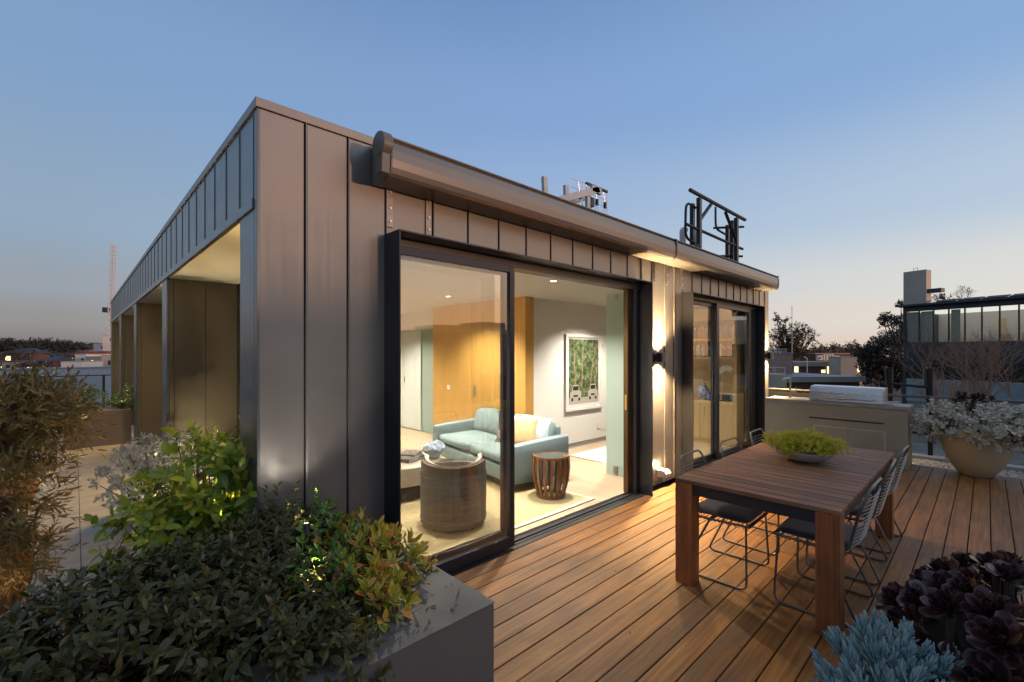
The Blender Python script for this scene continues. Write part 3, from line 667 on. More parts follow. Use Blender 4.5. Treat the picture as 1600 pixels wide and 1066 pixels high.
mb = MB(); mb.prism([(4.493, a, z) for a, z in [(-.02, 3.04), (-.24, 3.034), (-.272, 3.02), (-.272, 2.93), (-.255, 2.87), (-.2, 2.80), (-.15, 2.785), (-.02, 2.785)]], (.022, 0, 0))
tag(mb.build('joint_cover', AWNEND, None, bevel=.002), 'curved cover strip joining the two awning cassettes', 'cover strip')
bl = None
for i, x in enumerate((.82, 1.135, 4.15, 4.45, 4.76, 5.16, 7.93, 8.5)):
    names = ['left of the pair beside the gear housing', 'right of the pair beside the gear housing', 'above the right end of the wide doors', 'first bracket over the lit wall strip',
             'second bracket over the lit wall strip', 'at the left corner of the small glazed doors', 'at the right end of the small glazed doors', 'last bracket near the far building corner']
    t = thing('awning_bracket', 'narrow bolted steel strip under the awning, '+names[i], 'bracket', (x, 0, 2.5), 'steel awning brackets')
    mb = MB(); mb.box(x-.022, x+.028, -.012, -.001, 2.52, 2.80); mb.build('plate', GALV, t, bevel=.002)
    for z in (2.56, 2.65, 2.76):
        mb = MB(); mb.lathe([(0, .009), (.008, .009), (.008, 0)], (0, 0, 0), 6); q = mb.build('bolt', BOLT, t)
        q.matrix_parent_inverse = Matrix.Identity(4); q.location = (.003, -.012, z-2.5); q.rotation_euler = (R(90), 0, 0)

# -- wall lamps
def wall_lamp(x, y, z, label, e_=16):
    t = thing('wall_lamp', label, 'wall lamp', (x, y, z), 'up and down wall lamps')
    mb = MB(); mb.box(x-.10, x-.065, y-.01, y, z-.06, z+.06); mb.box(x-.065, x-.03, y-.10, y-.04, z-.055, z+.055); mb.box(x-.1, x-.03, y-.06, y-.01, z-.03, z+.03); mb.build('bracket', DARK, t, bevel=.003)
    mb = MB(); pr = [(.050, -.062), (.055, -.062), (.055, .062), (.050, .062), (.047, .04), (.047, -.04), (.050, -.062)]
    mb.lathe(pr, (x+.02, y-.075, z), 24); mb.build('shade', mat('lamp_body', (.30, .28, .25), .35, metal=.6), t)
    for s in (1, -1):
        mb = MB(); mb.lathe([(0, 0), (.046, 0)], (x+.02, y-.075, z+s*.035), 16); mb.build('lens', LENS, t)
        spot('lamp_light', (x+.02, y-.075, z+s*.05), (x+.02, y-.02, z+s*2), e_*1.1, 62, .9, (1, .74, .42), .03, t); spot('lamp_spill', (x+.02, y-.075, z+s*.05), (x+.02, y-.2, z+s*2), e_, 135, .7, (1, .66, .30), .03, t)
wall_lamp(4.50, 0, 1.592, 'cylindrical wall lamp glowing up and down on the cladding beside the wide doors', 460)
wall_lamp(8.56, 0, 1.592, 'cylindrical wall lamp at the far building corner behind the barbecue bench', 240)
t = thing('step_lamp', 'small white box lamp low on the wall above the deck', 'wall lamp', (4.56, 0, .1))
mb = MB(); mb.prism([(4.50, 0, .19), (4.50, -.10, .19), (4.50, -.135, .15), (4.50, -.125, .11), (4.50, 0, .09)], (.13, 0, 0)); mb.build('housing', mat('lamp_white', (.8, .74, .66), .4), t, bevel=.004)
mb = MB(); mb.box(4.515, 4.56, -.137, -.1, .125, .155); mb.box(4.575, 4.615, -.137, -.1, .125, .155); mb.build('socket', mat('lamp_grey', (.45, .4, .35), .5), t)
l = bpy.data.lights.new('step_glow', 'POINT'); l.energy = 3.5; l.color = (1, .75, .42); l.shadow_soft_size = .04
o = bpy.data.objects.new('step_glow', l); COL.objects.link(o); o.location = (4.56, -.06, .24); o.parent = t; o.matrix_parent_inverse = Matrix.Translation(-t.location)

# ================================================================ ROOF ITEMS
t = thing('roof_guard_rail', 'black tubular guard rail around the roof hatch', 'guard rail', (7.2, .3, 3.05))
def rb(pts, r=.024, nm='rail'): mb = MB(); mb.tube(pts, r, 8); return mb.build(nm, BLKM, t)
rb([(6.08, .3, 4.15), (8.38, .3, 4.15)], .03); rb([(5.93, .3, 3.60), (8.25, .3, 3.58)], .024); rb([(7.70, .6, 3.93), (8.36, .32, 4.02)], .022)
for x, yy in ((6.40, .3), (7.95, .3), (6.60, .5), (8.33, .6), (8.08, .42)):
    mb = MB(); mb.box(x-.04, x+.04, yy-.03, yy+.03, 3.03, 4.10); mb.build('post', BLKM, t, bevel=.004)
for p in ([(6.42, .3, 3.75), (6.85, .3, 4.1)], [(7.45, .3, 4.1), (7.93, .3, 3.7)], [(6.35, .3, 3.35), (6.05, .3, 3.12)]): rb(p, .028, 'brace')
rb(fillet([(6.38, .35, 3.95), (6.05, .35, 3.98), (6.02, .35, 3.42), (6.35, .35, 3.38)], .15), .02, 'hoop')
rb(fillet([(7.77, .6, 4.33), (7.77, .6, 3.93), (8.33, .6, 3.90)], .15), .02, 'hoop')
rb([(7.6, .6, 3.40), (8.32, .33, 3.46)], .022)
for i, (x, yy, h) in enumerate(((6.46, .6, 3.66), (6.89, .6, 3.72))):
    mb = MB(); mb.tube(fillet([(x, yy, 3.02), (x, yy, h), (x+.09, yy, h+.02)], .04), .05, 12)
    tag(mb.build('vent_pipe', mat('pvc%d' % i, (.55, .5, .46), .5)), ['white plastic vent pipe on the roof, left of the two', 'white plastic vent pipe standing close behind the guard rail post'][i], 'vent pipe', 'roof vent pipes')
t = thing('equipment_frame', 'pale galvanised steel frame tilted up above the roof edge', 'steel frame', (4.7, 1.5, 3.02))
GAL2 = mat('galvanised', (.50, .46, .44), .5, metal=.5, var=.3, vs=8)
mb = MB(); M = Matrix.Translation((4.30, 1.5, 3.80)) @ Matrix.Rotation(R(-22), 4, 'Y'); mb.box(0, 1.15, -.05, .0, 0, .10, M=M); mb.build('beam', GAL2, t, bevel=.004)
mb = MB(); M = Matrix.Translation((4.30, 1.85, 3.74)) @ Matrix.Rotation(R(-22), 4, 'Y'); mb.box(0, 1.25, -.05, .0, 0, .11, M=M); mb.build('beam', GAL2, t, bevel=.004)
for x, z0, z1, dx in ((4.16, 3.02, 4.15, -.08), (4.62, 3.02, 4.15, -.06), (5.1, 3.02, 4.12, 0)):
    mb = MB(); mb.prism([(x-.04, 1.48, z0), (x+.04, 1.48, z0), (x+.04+dx, 1.48, z1), (x-.04+dx, 1.48, z1)], (0, .05, 0)); mb.build('post', GAL2, t, bevel=.003)
mb = MB(); mb.box(5.15, 5.40, 1.45, 1.50, 4.20, 4.30); mb.build('beam_end', GAL2, t, bevel=.004)
t = thing('tv_antenna', 'television antenna with a wire mesh reflector above the roof edge', 'antenna', (5.4, 1.6, 3.02))
ANT = mat('antenna_alu', (.7, .68, .68), .35, metal=.8)
mb = MB(); mb.tube([(5.32, 1.62, 3.02), (5.32, 1.62, 4.20)], .018, 8); mb.build('mast', BLKM, t)
mb = MB()
for k in range(7): x = 4.85+k*.168; mb.tube([(x, 1.65, 3.84), (x, 1.65, 4.40)], .004, 5)
for k in range(5): z = 3.86+k*.13; mb.tube([(4.85, 1.65, z), (5.86, 1.65, z+.01)], .004, 5)
mb.build('mesh_reflector', ANT, t)
mb = MB()
for x in (5.0, 5.2, 5.45, 5.68):
    for s in (1, -1): mb.tube([(x, 1.58, 4.12), (x-.07, 1.56, 4.12+s*.2)], .006, 5); mb.tube([(x, 1.58, 4.12), (x+.07, 1.56, 4.12+s*.2)], .006, 5)
mb.build('bow_tie_elements', ANT, t)
mb = MB(); mb.box(5.25, 5.84, 1.63, 1.67, 4.385, 4.42); mb.box(5.2, 5.82, 1.63, 1.67, 3.83, 3.855); mb.box(5.27, 5.36, 1.56, 1.64, 4.02, 4.16)
for x in (5.0, 5.45, 5.68): mb.box(x-.02, x+.02, 1.56, 1.60, 4.07, 4.17)
mb.build('insulator', BLKM, t)

# ================================================================ TABLE AND CHAIRS
TX0, TX1, TY0, TY1, TZ = 2.395, 4.60, -2.285, -1.29, .75
t = thing('dining_table', 'brown slatted timber outdoor dining table with four square legs', 'table', ((TX0+TX1)/2, (TY0+TY1)/2, 0))
mb = MB(); k = 22; wd = (TX1-TX0)/k
for i in range(k): mb.box(TX0+i*wd+.0055, TX0+(i+1)*wd-.0055, TY0, TY1, TZ-.028, TZ, random.random())
mb.build('tabletop', TBL, t, bevel=.003)
for x0 in (TX0+.004, TX1-.126):
    for y0 in (TY0+.004, TY1-.126):
        mb = MB(); mb.box(x0, x0+.122, y0, y0+.122, 0, TZ-.03, random.random()); mb.build('leg', LEG, t, bevel=.003)
AP = mat('table_apron', (.04, .042, .05), .4, metal=.4)
mb = MB(); z0, z1 = TZ-.105, TZ-.032
mb.box(TX0+.127, TX1-.127, TY0+.02, TY0+.06, z0, z1); mb.box(TX0+.127, TX1-.127, TY1-.06, TY1-.02, z0, z1)
mb.box(TX0+.02, TX0+.06, TY0+.127, TY1-.127, z0, z1); mb.box(TX1-.06, TX1-.02, TY0+.127, TY1-.127, z0, z1)
mb.build('apron', AP, t, bevel=.003)
# bowl of stonecrop
bc = (3.66, -1.80, TZ+.002)
BW = [(0, .004), (.10, .0), (.15, .02), (.20, .055), (.215, .085), (.208, .09), (.19, .07), (.05, .055), (0, .055)]
t = thing('plant_bowl', 'low stone bowl of yellow green stonecrop on the dining table', 'potted plant', bc)
mb = MB(); mb.lathe(BW, bc, 40); mb.build('bowl', STONEB, t)
sc = [((bc[0], bc[1], bc[2]+.125), (.23, .23, .085))]+[((bc[0]+.17*math.cos(a)*q, bc[1]+.17*math.sin(a)*q, bc[2]+.135+.03*math.sin(a*3+q)), (.085, .085, .055)) for a in np.arange(0, 6.2, .62) for q in (.6, 1.25)]
C, D = blob(2300, sc, .7, .5)
k = C[:, 2] > bc[2]+.095+.06*np.sin(np.arctan2(C[:, 1]-bc[1], C[:, 0]-bc[0])*4)*.5; C, D = C[k], D[k]
A, tp = shoots(C, D, 9, .03, .016, .6, 30, 85)
leaf_mesh('stonecrop_foliage', leaf_mat('sedum', (.16, .25, .02), (.42, .44, .03), .45, tip=(.66, .52, .015), trans=.3, rare=(.5, .18, .03), rare_amt=.05), **A, kind='spoon', curl=-.1, tipv=tp, parent=t)
mb = MB(); mb.tube([(bc[0]+.2, bc[1]-.12, bc[2]+.08), (bc[0]+.29, bc[1]-.2, bc[2]+.13)], .004, 5); mb.build('trailing_stem', MATS['sedum'], t)

def chair(label):
    t = thing('wire_chair', label, 'chair', (0, 0, 0), 'wire chairs around the dining table')
    # local: faces +Y; seat 0.44 wide
    W_ = .225; r = .0075
    for s in (-1, 1):
        mb = MB()
        pts = fillet([(s*(W_-.005), .19, .425), (s*(W_+.03), .205, .0+r), (s*(W_+.03), -.255, r), (s*W_, -.06, .425)], .055, 5)
        mb.tube(pts, r, 8); mb.build('leg_loop', WIRE, t)
    mb = MB(); mb.tube([(-W_, -.06, .425), (W_, -.06, .425)], .006, 6); mb.tube([(-W_, .19, .425), (W_, .19, .425)], .006, 6); mb.build('cross_bar', WIRE, t)
    # rim: seat sides then up to the curved back
    rim = fillet([(-W_, .215, .44), (-W_, -.19, .43), (-W_+.005, -.255, .72), (-W_+.035, -.30, .845), (W_-.035, -.30, .845), (W_-.005, -.255, .72), (W_, -.19, .43), (W_, .215, .44)], .07, 5)
    mb = MB(); mb.tube(rim, .0085, 8); mb.tube([(-W_, .215, .44), (W_, .215, .44)], .0075, 6); mb.build('frame', WIRE, t)
    mb = MB()
    for k in range(13):
        z = .475+k*.0255; y_ = -.20-(z-.45)*.245
        hw = W_-.002 if z < .75 else W_-.02
        mb.tube([(-hw, y_, z), (-hw*.5, y_-.022, z), (hw*.5, y_-.022, z), (hw, y_, z)], .0035, 5)
    mb.build('back_wires', WIRE, t)
    mb = MB()
    for k in range(15):
        y_ = .205-k*.0275
        mb.tube([(-W_, y_, .437), (-W_+.03, y_, .43), (W_-.03, y_, .43), (W_, y_, .437)], .0035, 5)
        for s in (-1, 1): mb.tube([(s*W_, y_+.009*math.cos(a), .430+.009*math.sin(a)) for a in np.linspace(0, 5.2, 7)], .003, 4)
    mb.build('seat_wires', WIRE, t)
    return t
def cushion(label):
    mb = MB(); n = 14; w_ = .212; T = .052; vs = []; fs = []
    def sq(u, v):
        return w_*u, .205*v
    for side in (1, -1):
        for i in range(n+1):
            for j in range(n+1):
                u = -1+2*i/n; v = -1+2*j/n
                e_ = max(0, (1-abs(u)**6))**.5*max(0, (1-abs(v)**6))**.5
                x, y_ = sq(u*(1-.06*abs(v)**4), v*(1-.06*abs(u)**4))
                z = T*.5*side*(.35+.65*e_) if e_ > 0 else T*.5*side*.35
                vs.append((x, y_, z+T/2+.004*math.sin(u*3+v*2)*e_))
    m = n+1
    for s_ in (0, 1):
        for i in range(n):
            for j in range(n):
                q = (s_*m*m+i*m+j, s_*m*m+(i+1)*m+j, s_*m*m+(i+1)*m+j+1, s_*m*m+i*m+j+1); fs.append(q if s_ == 0 else q[::-1])
    ring = [i*m for i in range(m)]+[n*m+j for j in range(1, m)]+[i*m+n for i in range(n-1, -1, -1)]+[j for j in range(n-1, 0, -1)]
    for a, c in zip(ring, ring[1:]+ring[:1]): fs.append((c, a, m*m+a, m*m+c))
    mb.add(vs, fs, .5, True)
    o = mb.build('seat_cushion', CUSH, None, ang=75); return tag(o, label, 'cushion', 'dark seat cushions')
ch0 = chair('x'); cu0 = cushion('x')
spots = [(2.85, -1.50, math.pi, 'near house side, nearest to the planter', 'house side chair nearest the camera'),
         (3.62, -1.50, math.pi, 'house side, the middle of three', 'middle chair of the house side'),
         (4.36, -1.50, math.pi, 'house side, nearest to the barbecue bench', 'house side chair nearest the barbecue bench'),
         (2.87, -2.085, 0, 'open side, behind the nearest table leg', 'chair behind the nearest table leg'),
         (3.60, -2.085, 0, 'open side, the middle of three', 'middle chair of the open side'),
         (4.33, -2.085, 0, 'open side, nearest to the barbecue bench', 'open side chair nearest the barbecue bench')]
for i, (x, y, rz, la, lc) in enumerate(spots):
    c = ch0 if i == 0 else copy_tree(ch0); c.location = (x, y, 0); c.rotation_euler = (0, 0, rz+R((1.5, -2, 1, -1, 2, -1.5)[i])); c['label'] = 'grey wire chair on the '+la
    q = cu0 if i == 0 else copy_tree(cu0); q.location = (x, y, .442); q.rotation_euler = c.rotation_euler; q['label'] = 'dark purple grey square cushion on the '+lc
for o in bpy.data.objects:
    if o.parent and o.parent.name.startswith('wire_chair'): o.matrix_parent_inverse = Matrix.Identity(4)

# ================================================================ BARBECUE BENCH
KX0, KX1, KY0, KY1 = 7.69, 8.19, -2.095, -.255
t = thing('barbecue_bench', 'olive grey rendered outdoor kitchen bench with two cupboard doors', 'kitchen bench', (7.95, -1.1, 0))
mb = MB(); mb.box(KX0, KX1, KY0, KY1, 0, .832); mb.build('body', COUNTER, t, bevel=.004)
mb = MB(); mb.box(KX0-.012, KX1+.012, KY0-.012, KY1, .835, .885); mb.build('benchtop', BENCH, t, bevel=.004)
mb = MB(); mb.box(KX0-.004, KX0+.0, -1.83, -.90, .610, .632); mb.build('vent_slot', BLACKGAP, t)
for y0, y1 in ((-1.405, -.975), (-1.84, -1.413)):
    mb = MB(); mb.box(KX0-.008, KX0+.0, y0, y1, .06, .50); d = mb.build('cupboard_door', COUNTER, t, bevel=.002)
    mb = MB(); w_ = .006
    for a in ((y0-w_, y0, .06, .506), (y1, y1+w_, .06, .506), (y0, y1, .50, .506)): mb.box(KX0-.011, KX0-.001, *a)
    q = mb.build('edge_trim', TRIM, d); q.matrix_parent_inverse = Matrix.Identity(4)
mb = MB(); mb.box(7.80, 8.10, -.50, -.30, .8855, .889); mb.build('sink', STEELM, t, bevel=.002)
t = thing('mixer_tap', 'slim chrome mixer tap on the lit end of the bench', 'tap', (7.98, -.56, .885))
mb = MB(); mb.tube([(7.98, -.56, .885), (7.98, -.56, 1.20)], .016, 12); mb.tube(fillet([(7.98, -.56, 1.19), (7.98, -.56, 1.215), (7.86, -.50, 1.215), (7.84, -.49, 1.19)], .02), .014, 10); mb.build('spout', STEELM, t)
mb = MB(); mb.tube([(7.98, -.56, .99), (7.98, -.66, .99)], .014, 10); mb.tube([(7.98, -.65, .99), (7.98, -.65, 1.07)], .008, 8); mb.build('lever', STEELM, t)
t = thing('barbecue_grill', 'long stainless steel barbecue hood built into the bench', 'barbecue', (7.95, -1.35, .885))
mb = MB(); pr = [(7.745, .888), (7.765, 1.03), (7.80, 1.09), (7.86, 1.115), (8.12, 1.12), (8.14, .888)]
mb.prism([(x, -1.815, z) for x, z in pr], (0, .92, 0)); mb.build('hood', STEEL, t, bevel=.006)
mb = MB(); mb.prism([(x-.004, -1.823, z+.003) for x, z in pr], (0, .010, 0)); mb.prism([(x-.004, -.899, z+.003) for x, z in pr], (0, .010, 0)); mb.build('side_plate', STEELM, t, bevel=.003)
mb = MB(); mb.tube([(7.715, -1.73, .945), (7.715, -.99, .945)], .010, 10)
for y in (-1.70, -1.02): mb.tube([(7.715, y, .945), (7.755, y, .945)], .008, 8)
mb.build('handle', STEELM, t)
mb = MB(); mb.box(7.752, 7.760, -1.39, -1.35, 1.015, 1.04); mb.build('badge', mat('badge', (.85, .85, .85), .3, metal=.5), t)
mb = MB(); mb.box(7.74, 7.90, -1.93, -1.83, .887, .91); mb.tube([(7.80, -1.84, .93), (7.80, -1.99, .935)], .012, 8); mb.build('side_burner', STEELM, t, bevel=.002)

# ================================================================ BALUSTRADE, LADDER, POT
t = thing('glass_balustrade', 'frameless glass balustrade with a slim steel top rail beyond the deck', 'balustrade', (9.0, -3, 0))
mb = MB(); mb.tube([(9.0, .2, .945), (9.0, -8.9, .945)], .022, 10); mb.build('top_rail', mat('rail_grey', (.13, .115, .10), .5, metal=.4), t)
mb = MB()
for k in range(6): mb.box(8.994, 9.006, -3.5-1.1*k+.01, -2.42-1.1*k, .02, .93)
mb.build('glass', GLASS2, t)
mb = MB(); mb.box(8.995, 9.005, -1.3, .2, .02, .90); mb.build('dark_panel', mat('dark_panel', (.02, .02, .022), .4), t)
mb = MB()
for y in (-2.44, -3.53, -4.6, -5.7): mb.box(8.98, 9.02, y-.03, y+.03, -.0, .14)
mb.build('clamp', STEELM, t)
t = thing('roof_ladder', 'black steel ladder stiles with a crossbar standing over the parapet', 'ladder', (9.15, -2, 0))
for y in (-1.74, -2.235):
    mb = MB(); mb.prism([(9.10, y-.03, -3), (9.10, y+.03, -3), (9.10, y+.03, 1.40), (9.10, y-.03, 1.40)], (.012, 0, 0)); mb.prism([(9.112, y-.03, -3), (9.112, y-.018, -3), (9.112, y-.018, 1.40), (9.112, y-.03, 1.40)], (.06, 0, 0))
    mb.tube(fillet([(9.20, y, -.5), (9.20, y+.05, 1.35), (9.10, y+.06, 1.42), (9.06, y+.05, 1.1)], .06), .02, 8); mb.build('stile', BLKM, t)
    mb = MB()
    for z in (1.33, 1.12, .95): mb.lathe([(0, .004), (.008, .004), (.008, 0)], (0, 0, 0), 8)
for za, zb_ in ((1.13, 1.09), (.35, .35)): mb = MB(); mb.tube([(9.11, -1.76, za), (9.11, -2.22, zb_)], .022, 8); mb.build('rung', BLKM, t)
# big pot right
pc = (8.02, -2.76, 0)
t = thing('large_pot', 'wide sand coloured tapered pot overflowing with silver grey round leaves', 'potted plant', pc)
mb = MB(); mb.lathe([(0, .0), (.15, .0), (.17, .012), (.265, .15), (.335, .32), (.375, .48), (.39, .60), (.385, .62), (.36, .62), (.35, .56), (.1, .54), (0, .54)], pc, 48); mb.build('pot', TERRA, t)
SILV = leaf_mat('silver_leaf', (.40, .40, .36), (.62, .58, .49), .7, edge=None, trans=.1, tip=(.70, .62, .48), rare=(.55, .48, .22), rare_amt=.07)
C, D = blob(430, [((pc[0]-.05, pc[1], .72), (.60, .62, .24)), ((pc[0]-.1, pc[1]+.35, .70), (.3, .3, .26)), ((pc[0]-.1, pc[1]-.42, .70), (.35, .4, .26)), ((pc[0]-.35, pc[1]-.2, .62), (.25, .35, .2))], .72, .5)
A, tp = shoots(C, D, 9, .045, .060, .78, 12, 95, .2, .7, .45)
leaf_mesh('silver_foliage', SILV, **A, kind='spoon', curl=-.15, tipv=tp*.5, parent=t)
stems(C, [(pc[0]+dx, pc[1]+dy, .5) for dx in (-.2, 0, .2) for dy in (-.25, 0, .25)], .008, BARK, 'stem', t, 110)
AEON = leaf_mat('aeonium_leaf', (.030, .010, .012), (.055, .020, .022), .38, edge=(.10, .035, .035), trans=.1, tip=(.07, .03, .02))
C, D = blob(26, [((pc[0]+.12, pc[1]+.05, .93), (.24, .26, .12))], .5, 1.2)
A, tp = shoots(C, D, 22, .05, .085, .42, 5, 88, .15, .8, .5)
leaf_mesh('dark_foliage', AEON, **A, kind='spoon', curl=-.2, tipv=tp, parent=t)

# foreground low planter right: blue chalk sticks + dark aeoniums
t = thing('low_planter', 'low grey planter trough in the foreground corner of the deck', 'planter', (2.3, -2.95, 0))
mb = MB(); x0, x1, y0, y1 = 1.35, 2.95, -3.55, -2.56
for a in ((x0, x1, y0, y0+.04), (x0, x1, y1-.04, y1), (x0, x0+.04, y0+.04, y1-.04), (x1-.04, x1, y0+.04, y1-.04)): mb.box(*a, 0, .18)
mb.build('trough', PLANTER, t, bevel=.004)
mb = MB(); mb.box(x0+.04, x1-.04, y0+.04, y1-.04, .01, .15); mb.build('soil', SOIL, t)
t = thing('blue_chalksticks', 'powdery blue finger leaved succulent spilling over the foreground trough', 'succulent', (1.8, -2.65, .15))
BLUE = leaf_mat('chalkstick', (.13, .22, .245), (.22, .32, .34), .6, trans=.05, tip=(.30, .40, .41))
C, D = blob(330, [((1.80, -2.54, .20), (.34, .17, .16)), ((1.55, -2.58, .20), (.28, .17, .15)), ((1.95, -2.62, .18), (.25, .15, .12))], .55, 1.3)
A, tp = shoots(C, D, 12, .085, .062, .22, 8, 42, .15, .75, .3)
leaf_mesh('blue_foliage', BLUE, **A, kind='stick', curl=-.12, tipv=tp*.6, parent=t)
t = thing('black_aeonium', 'almost black aeonium rosettes massed in the foreground corner', 'succulent', (2.5, -2.85, .15))
ros = []; rj = random.Random(9)
for _ in range(4000):
    a_, b_ = rj.uniform(0, 6.283), math.acos(rj.uniform(.02, 1)); d = Vector((math.sin(b_)*math.cos(a_), math.sin(b_)*math.sin(a_), math.cos(b_)))
    c = Vector((2.56+.66*d.x, -2.98+.43*d.y, .20+.30*d.z+rj.uniform(-.05, .04)))
    r = rj.uniform(.09, .155)
    if all((c-q[0]).length > .62*(r+q[1]) for q in ros) and len(ros) < 70: ros.append((c, r, tuple((d*.8+Vector((-.25, .05, .55))))))
ros = [(tuple(c), r, d) for c, r, d in ros]
parts = []
for c, r, d in ros:
    A, tp = shoots([c], [d], 34, .03, r, .62, 4, 90, .07, .88, .60); parts.append((A, tp))
A = {k: np.concatenate([p[0][k] for p in parts]) for k in parts[0][0]}; tp = np.concatenate([p[1] for p in parts])
AEON2 = leaf_mat('aeonium_big', (.018, .010, .012), (.05, .018, .020), .26, edge=(.11, .055, .055), trans=.06, tip=(.06, .085, .04), rare=(.22, .10, .025), rare_amt=.06)
leaf_mesh('rosettes', AEON2, **A, kind='spoon', curl=-.34, tipv=np.clip(tp*3-2.1, 0, 1), parent=t)
mb = MB()
for c, r, d in ros:
    c = Vector(c); mb.tube([(c.x+.05, c.y-.03, .14), c.lerp(Vector((c.x, c.y, .14)), .5), c], [.016, .014, .018], 8)
mb.build('stem', BARK, t)

# ================================================================ LEFT PLANTERS AND PLANTS
t = thing('planter_box', 'large charcoal rendered planter box wrapping the pavilion corner', 'planter', (-.6, -.6, 0))
z1 = .49; X0, X1, Y0 = -2.6, .672, -1.262
mb = MB(); mb.box(X0, X1, Y0, Y0+.30, 0, z1-.004); mb.box(X1-.24, X1, Y0+.30, -.012, 0, z1-.004); mb.box(X0, -.0, -.16, -.012, 0, z1-.03)
mb.build('wall', PLANTER, t, bevel=.004)
mb = MB(); mb.prism([(X0, Y0-.003, z1), (X1+.003, Y0-.003, z1), (X1+.003, -.012, z1), (X1-.24, -.012, z1), (X1-.24, Y0+.3, z1), (X0, Y0+.3, z1)], (0, 0, -.0035)); mb.build('cap', PLANTCAP, t)
mb = MB(); mb.box(X0, X1-.24, Y0+.30, -.012, .05, z1-.08); mb.build('soil', SOIL, t)
# -- dark hedge
t = thing('dark_shrub', 'dense dark green shrub with drooping leaves and red stems filling the near planter', 'shrub', (-.5, -.6, .4))
DARKL = leaf_mat('dark_leaf', (.028, .033, .007), (.074, .070, .013), .36, mid=(.11, .10, .04), edge=(.09, .085, .03), trans=.15, spec=.4, rare=(.22, .13, .03), rare_amt=.08)
ells = [((-.62, -.62, .52), (.50, .40, .30)), ((-.15, -.80, .46), (.36, .40, .22)), ((-.25, -.42, .52), (.42, .36, .28)), ((-1.15, -.7, .45), (.5, .45, .28)), ((.0, -.25, .55), (.22, .25, .26)), ((-.05, -1.12, .42), (.22, .16, .16))]
C, D = blob(3300, ells, .66, .35); A, tp = shoots(C, D, 9, .06, .049, .40, 22, 110, .4, .45, .35)
A['Wd'] *= RNG.uniform(.75, 1.2, len(A['Wd']))
leaf_mesh('dark_foliage', DARKL, **A, kind='oval', curl=RNG.uniform(.05, .5, len(A['Ln'])), tipv=0*tp, parent=t)
stems(C+0, [(-1.1, -.6, .35), (-.6, -.6, .35), (-.2, -.6, .35), (.0, -.4, .35)], .006, STEMR, 'stem', t, 260)
# sprigs rising against the cladding
C = np.array([(.06, -.14, .80), (.14, -.17, .80), (.0, -.14, .82), (.20, -.20, .66), (.1, -.25, .70), (-.06, -.2, .74)]); D = np.tile([[.05, -.05, 1.]], (6, 1))
A, tp = shoots(C, D, 11, .12, .055, .36, 20, 95, .3, .6, .4); leaf_mesh('upright_foliage', DARKL, **A, kind='oval', curl=.25, parent=t)
# -- variegated pink/yellow
t = thing('variegated_shrub', 'shrub with yellow green and pink tipped leaves at the planter corner', 'shrub', (.3, -.7, .4))
VAR = leaf_mat('variegated_leaf', (.045, .11, .02), (.26, .28, .03), .38, edge=(.66, .50, .05), trans=.25, tip=(.68, .42, .04), rare=(.68, .13, .07), rare_amt=.16)
C, D = blob(330, [((.31, -.72, .53), (.24, .25, .17)), ((.40, -.42, .53), (.15, .20, .15)), ((.20, -.94, .49), (.17, .15, .12)), ((.48, -.68, .50), (.13, .20, .13))], .6, .6)
A, tp = shoots(C, D, 8, .08, .062, .44, 15, 85, .3, .6, .35); leaf_mesh('variegated_foliage', VAR, **A, kind='oval', curl=.1, tipv=np.clip(tp*1.6-.8, 0, .9), parent=t)
stems(C, [(.3, -.6, .38), (.2, -.8, .38)], .004, STEMR, 'stem', t, 80)
C = np.array([(.13, -.82, .62), (.16, -.80, .6), (.12, -.74, .65), (.25, -.98, .5), (.27, -1.0, .52)]); D = np.tile([[-.2, -.2, 1.]], (5, 1))
A, tp = shoots(C, D, 9, .06, .04, .42, 15, 85, .3, .6, .35); leaf_mesh('pink_foliage', leaf_mat('pink_leaf', (.55, .10, .10), (.60, .22, .12), .4, trans=.25), **A, kind='oval', curl=.1, parent=t)
# -- bright green one under the spike lamp
t = thing('green_shrub', 'glossy bright green shrub lit from below in the middle of the planter', 'shrub', (.18, -.35, .4))
GRN = leaf_mat('green_leaf', (.045, .13, .025), (.11, .22, .03), .25, trans=.3, spec=.8, rare=(.45, .22, .03), rare_amt=.06, tip=(.20, .30, .03))
C, D = blob(260, [((.18, -.40, .58), (.17, .20, .17)), ((.10, -.72, .58), (.12, .16, .13)), ((.24, -.22, .60), (.13, .14, .20))], .55, .6)
A, tp = shoots(C, D, 9, .08, .048, .42, 15, 85, .3, .6, .35); leaf_mesh('green_foliage', GRN, **A, kind='oval', curl=.15, tipv=np.clip(tp-.4, 0, 1), parent=t)
stems(C, [(.18, -.35, .38)], .004, STEMR, 'stem', t, 50)
def spike(loc, aim, e_, col, label, rad=.02, size=85):
    t = thing('garden_spike_lamp', label, 'garden lamp', loc, 'small garden spike lamps'); p = Vector(loc); d = (Vector(aim)-p).normalized()
    mb = MB(); mb.tube([p-d*.05, p+d*.02], .024, 10); mb.tube([p-d*.04, p-Vector((0, 0, .18))], .006, 6); mb.build('body', BLKM, t)
    mb = MB(); mb.tube([p+d*.021, p+d*.023], .02, 10); mb.build('lens', LENS, t)
    spot('spike_light', p+d*.03, aim, e_, size, .5, col, rad, t)
spike((.02, -.78, .56), (.20, -.30, .85), 30, (1, .95, .8), 'small spike lamp hidden among the leaves lighting the green shrub')
spike((.12, -.40, .74), (.16, .0, 1.35), 17, (1, .93, .82), 'small spike lamp at the pavilion corner behind the dark shrub', rad=.06)
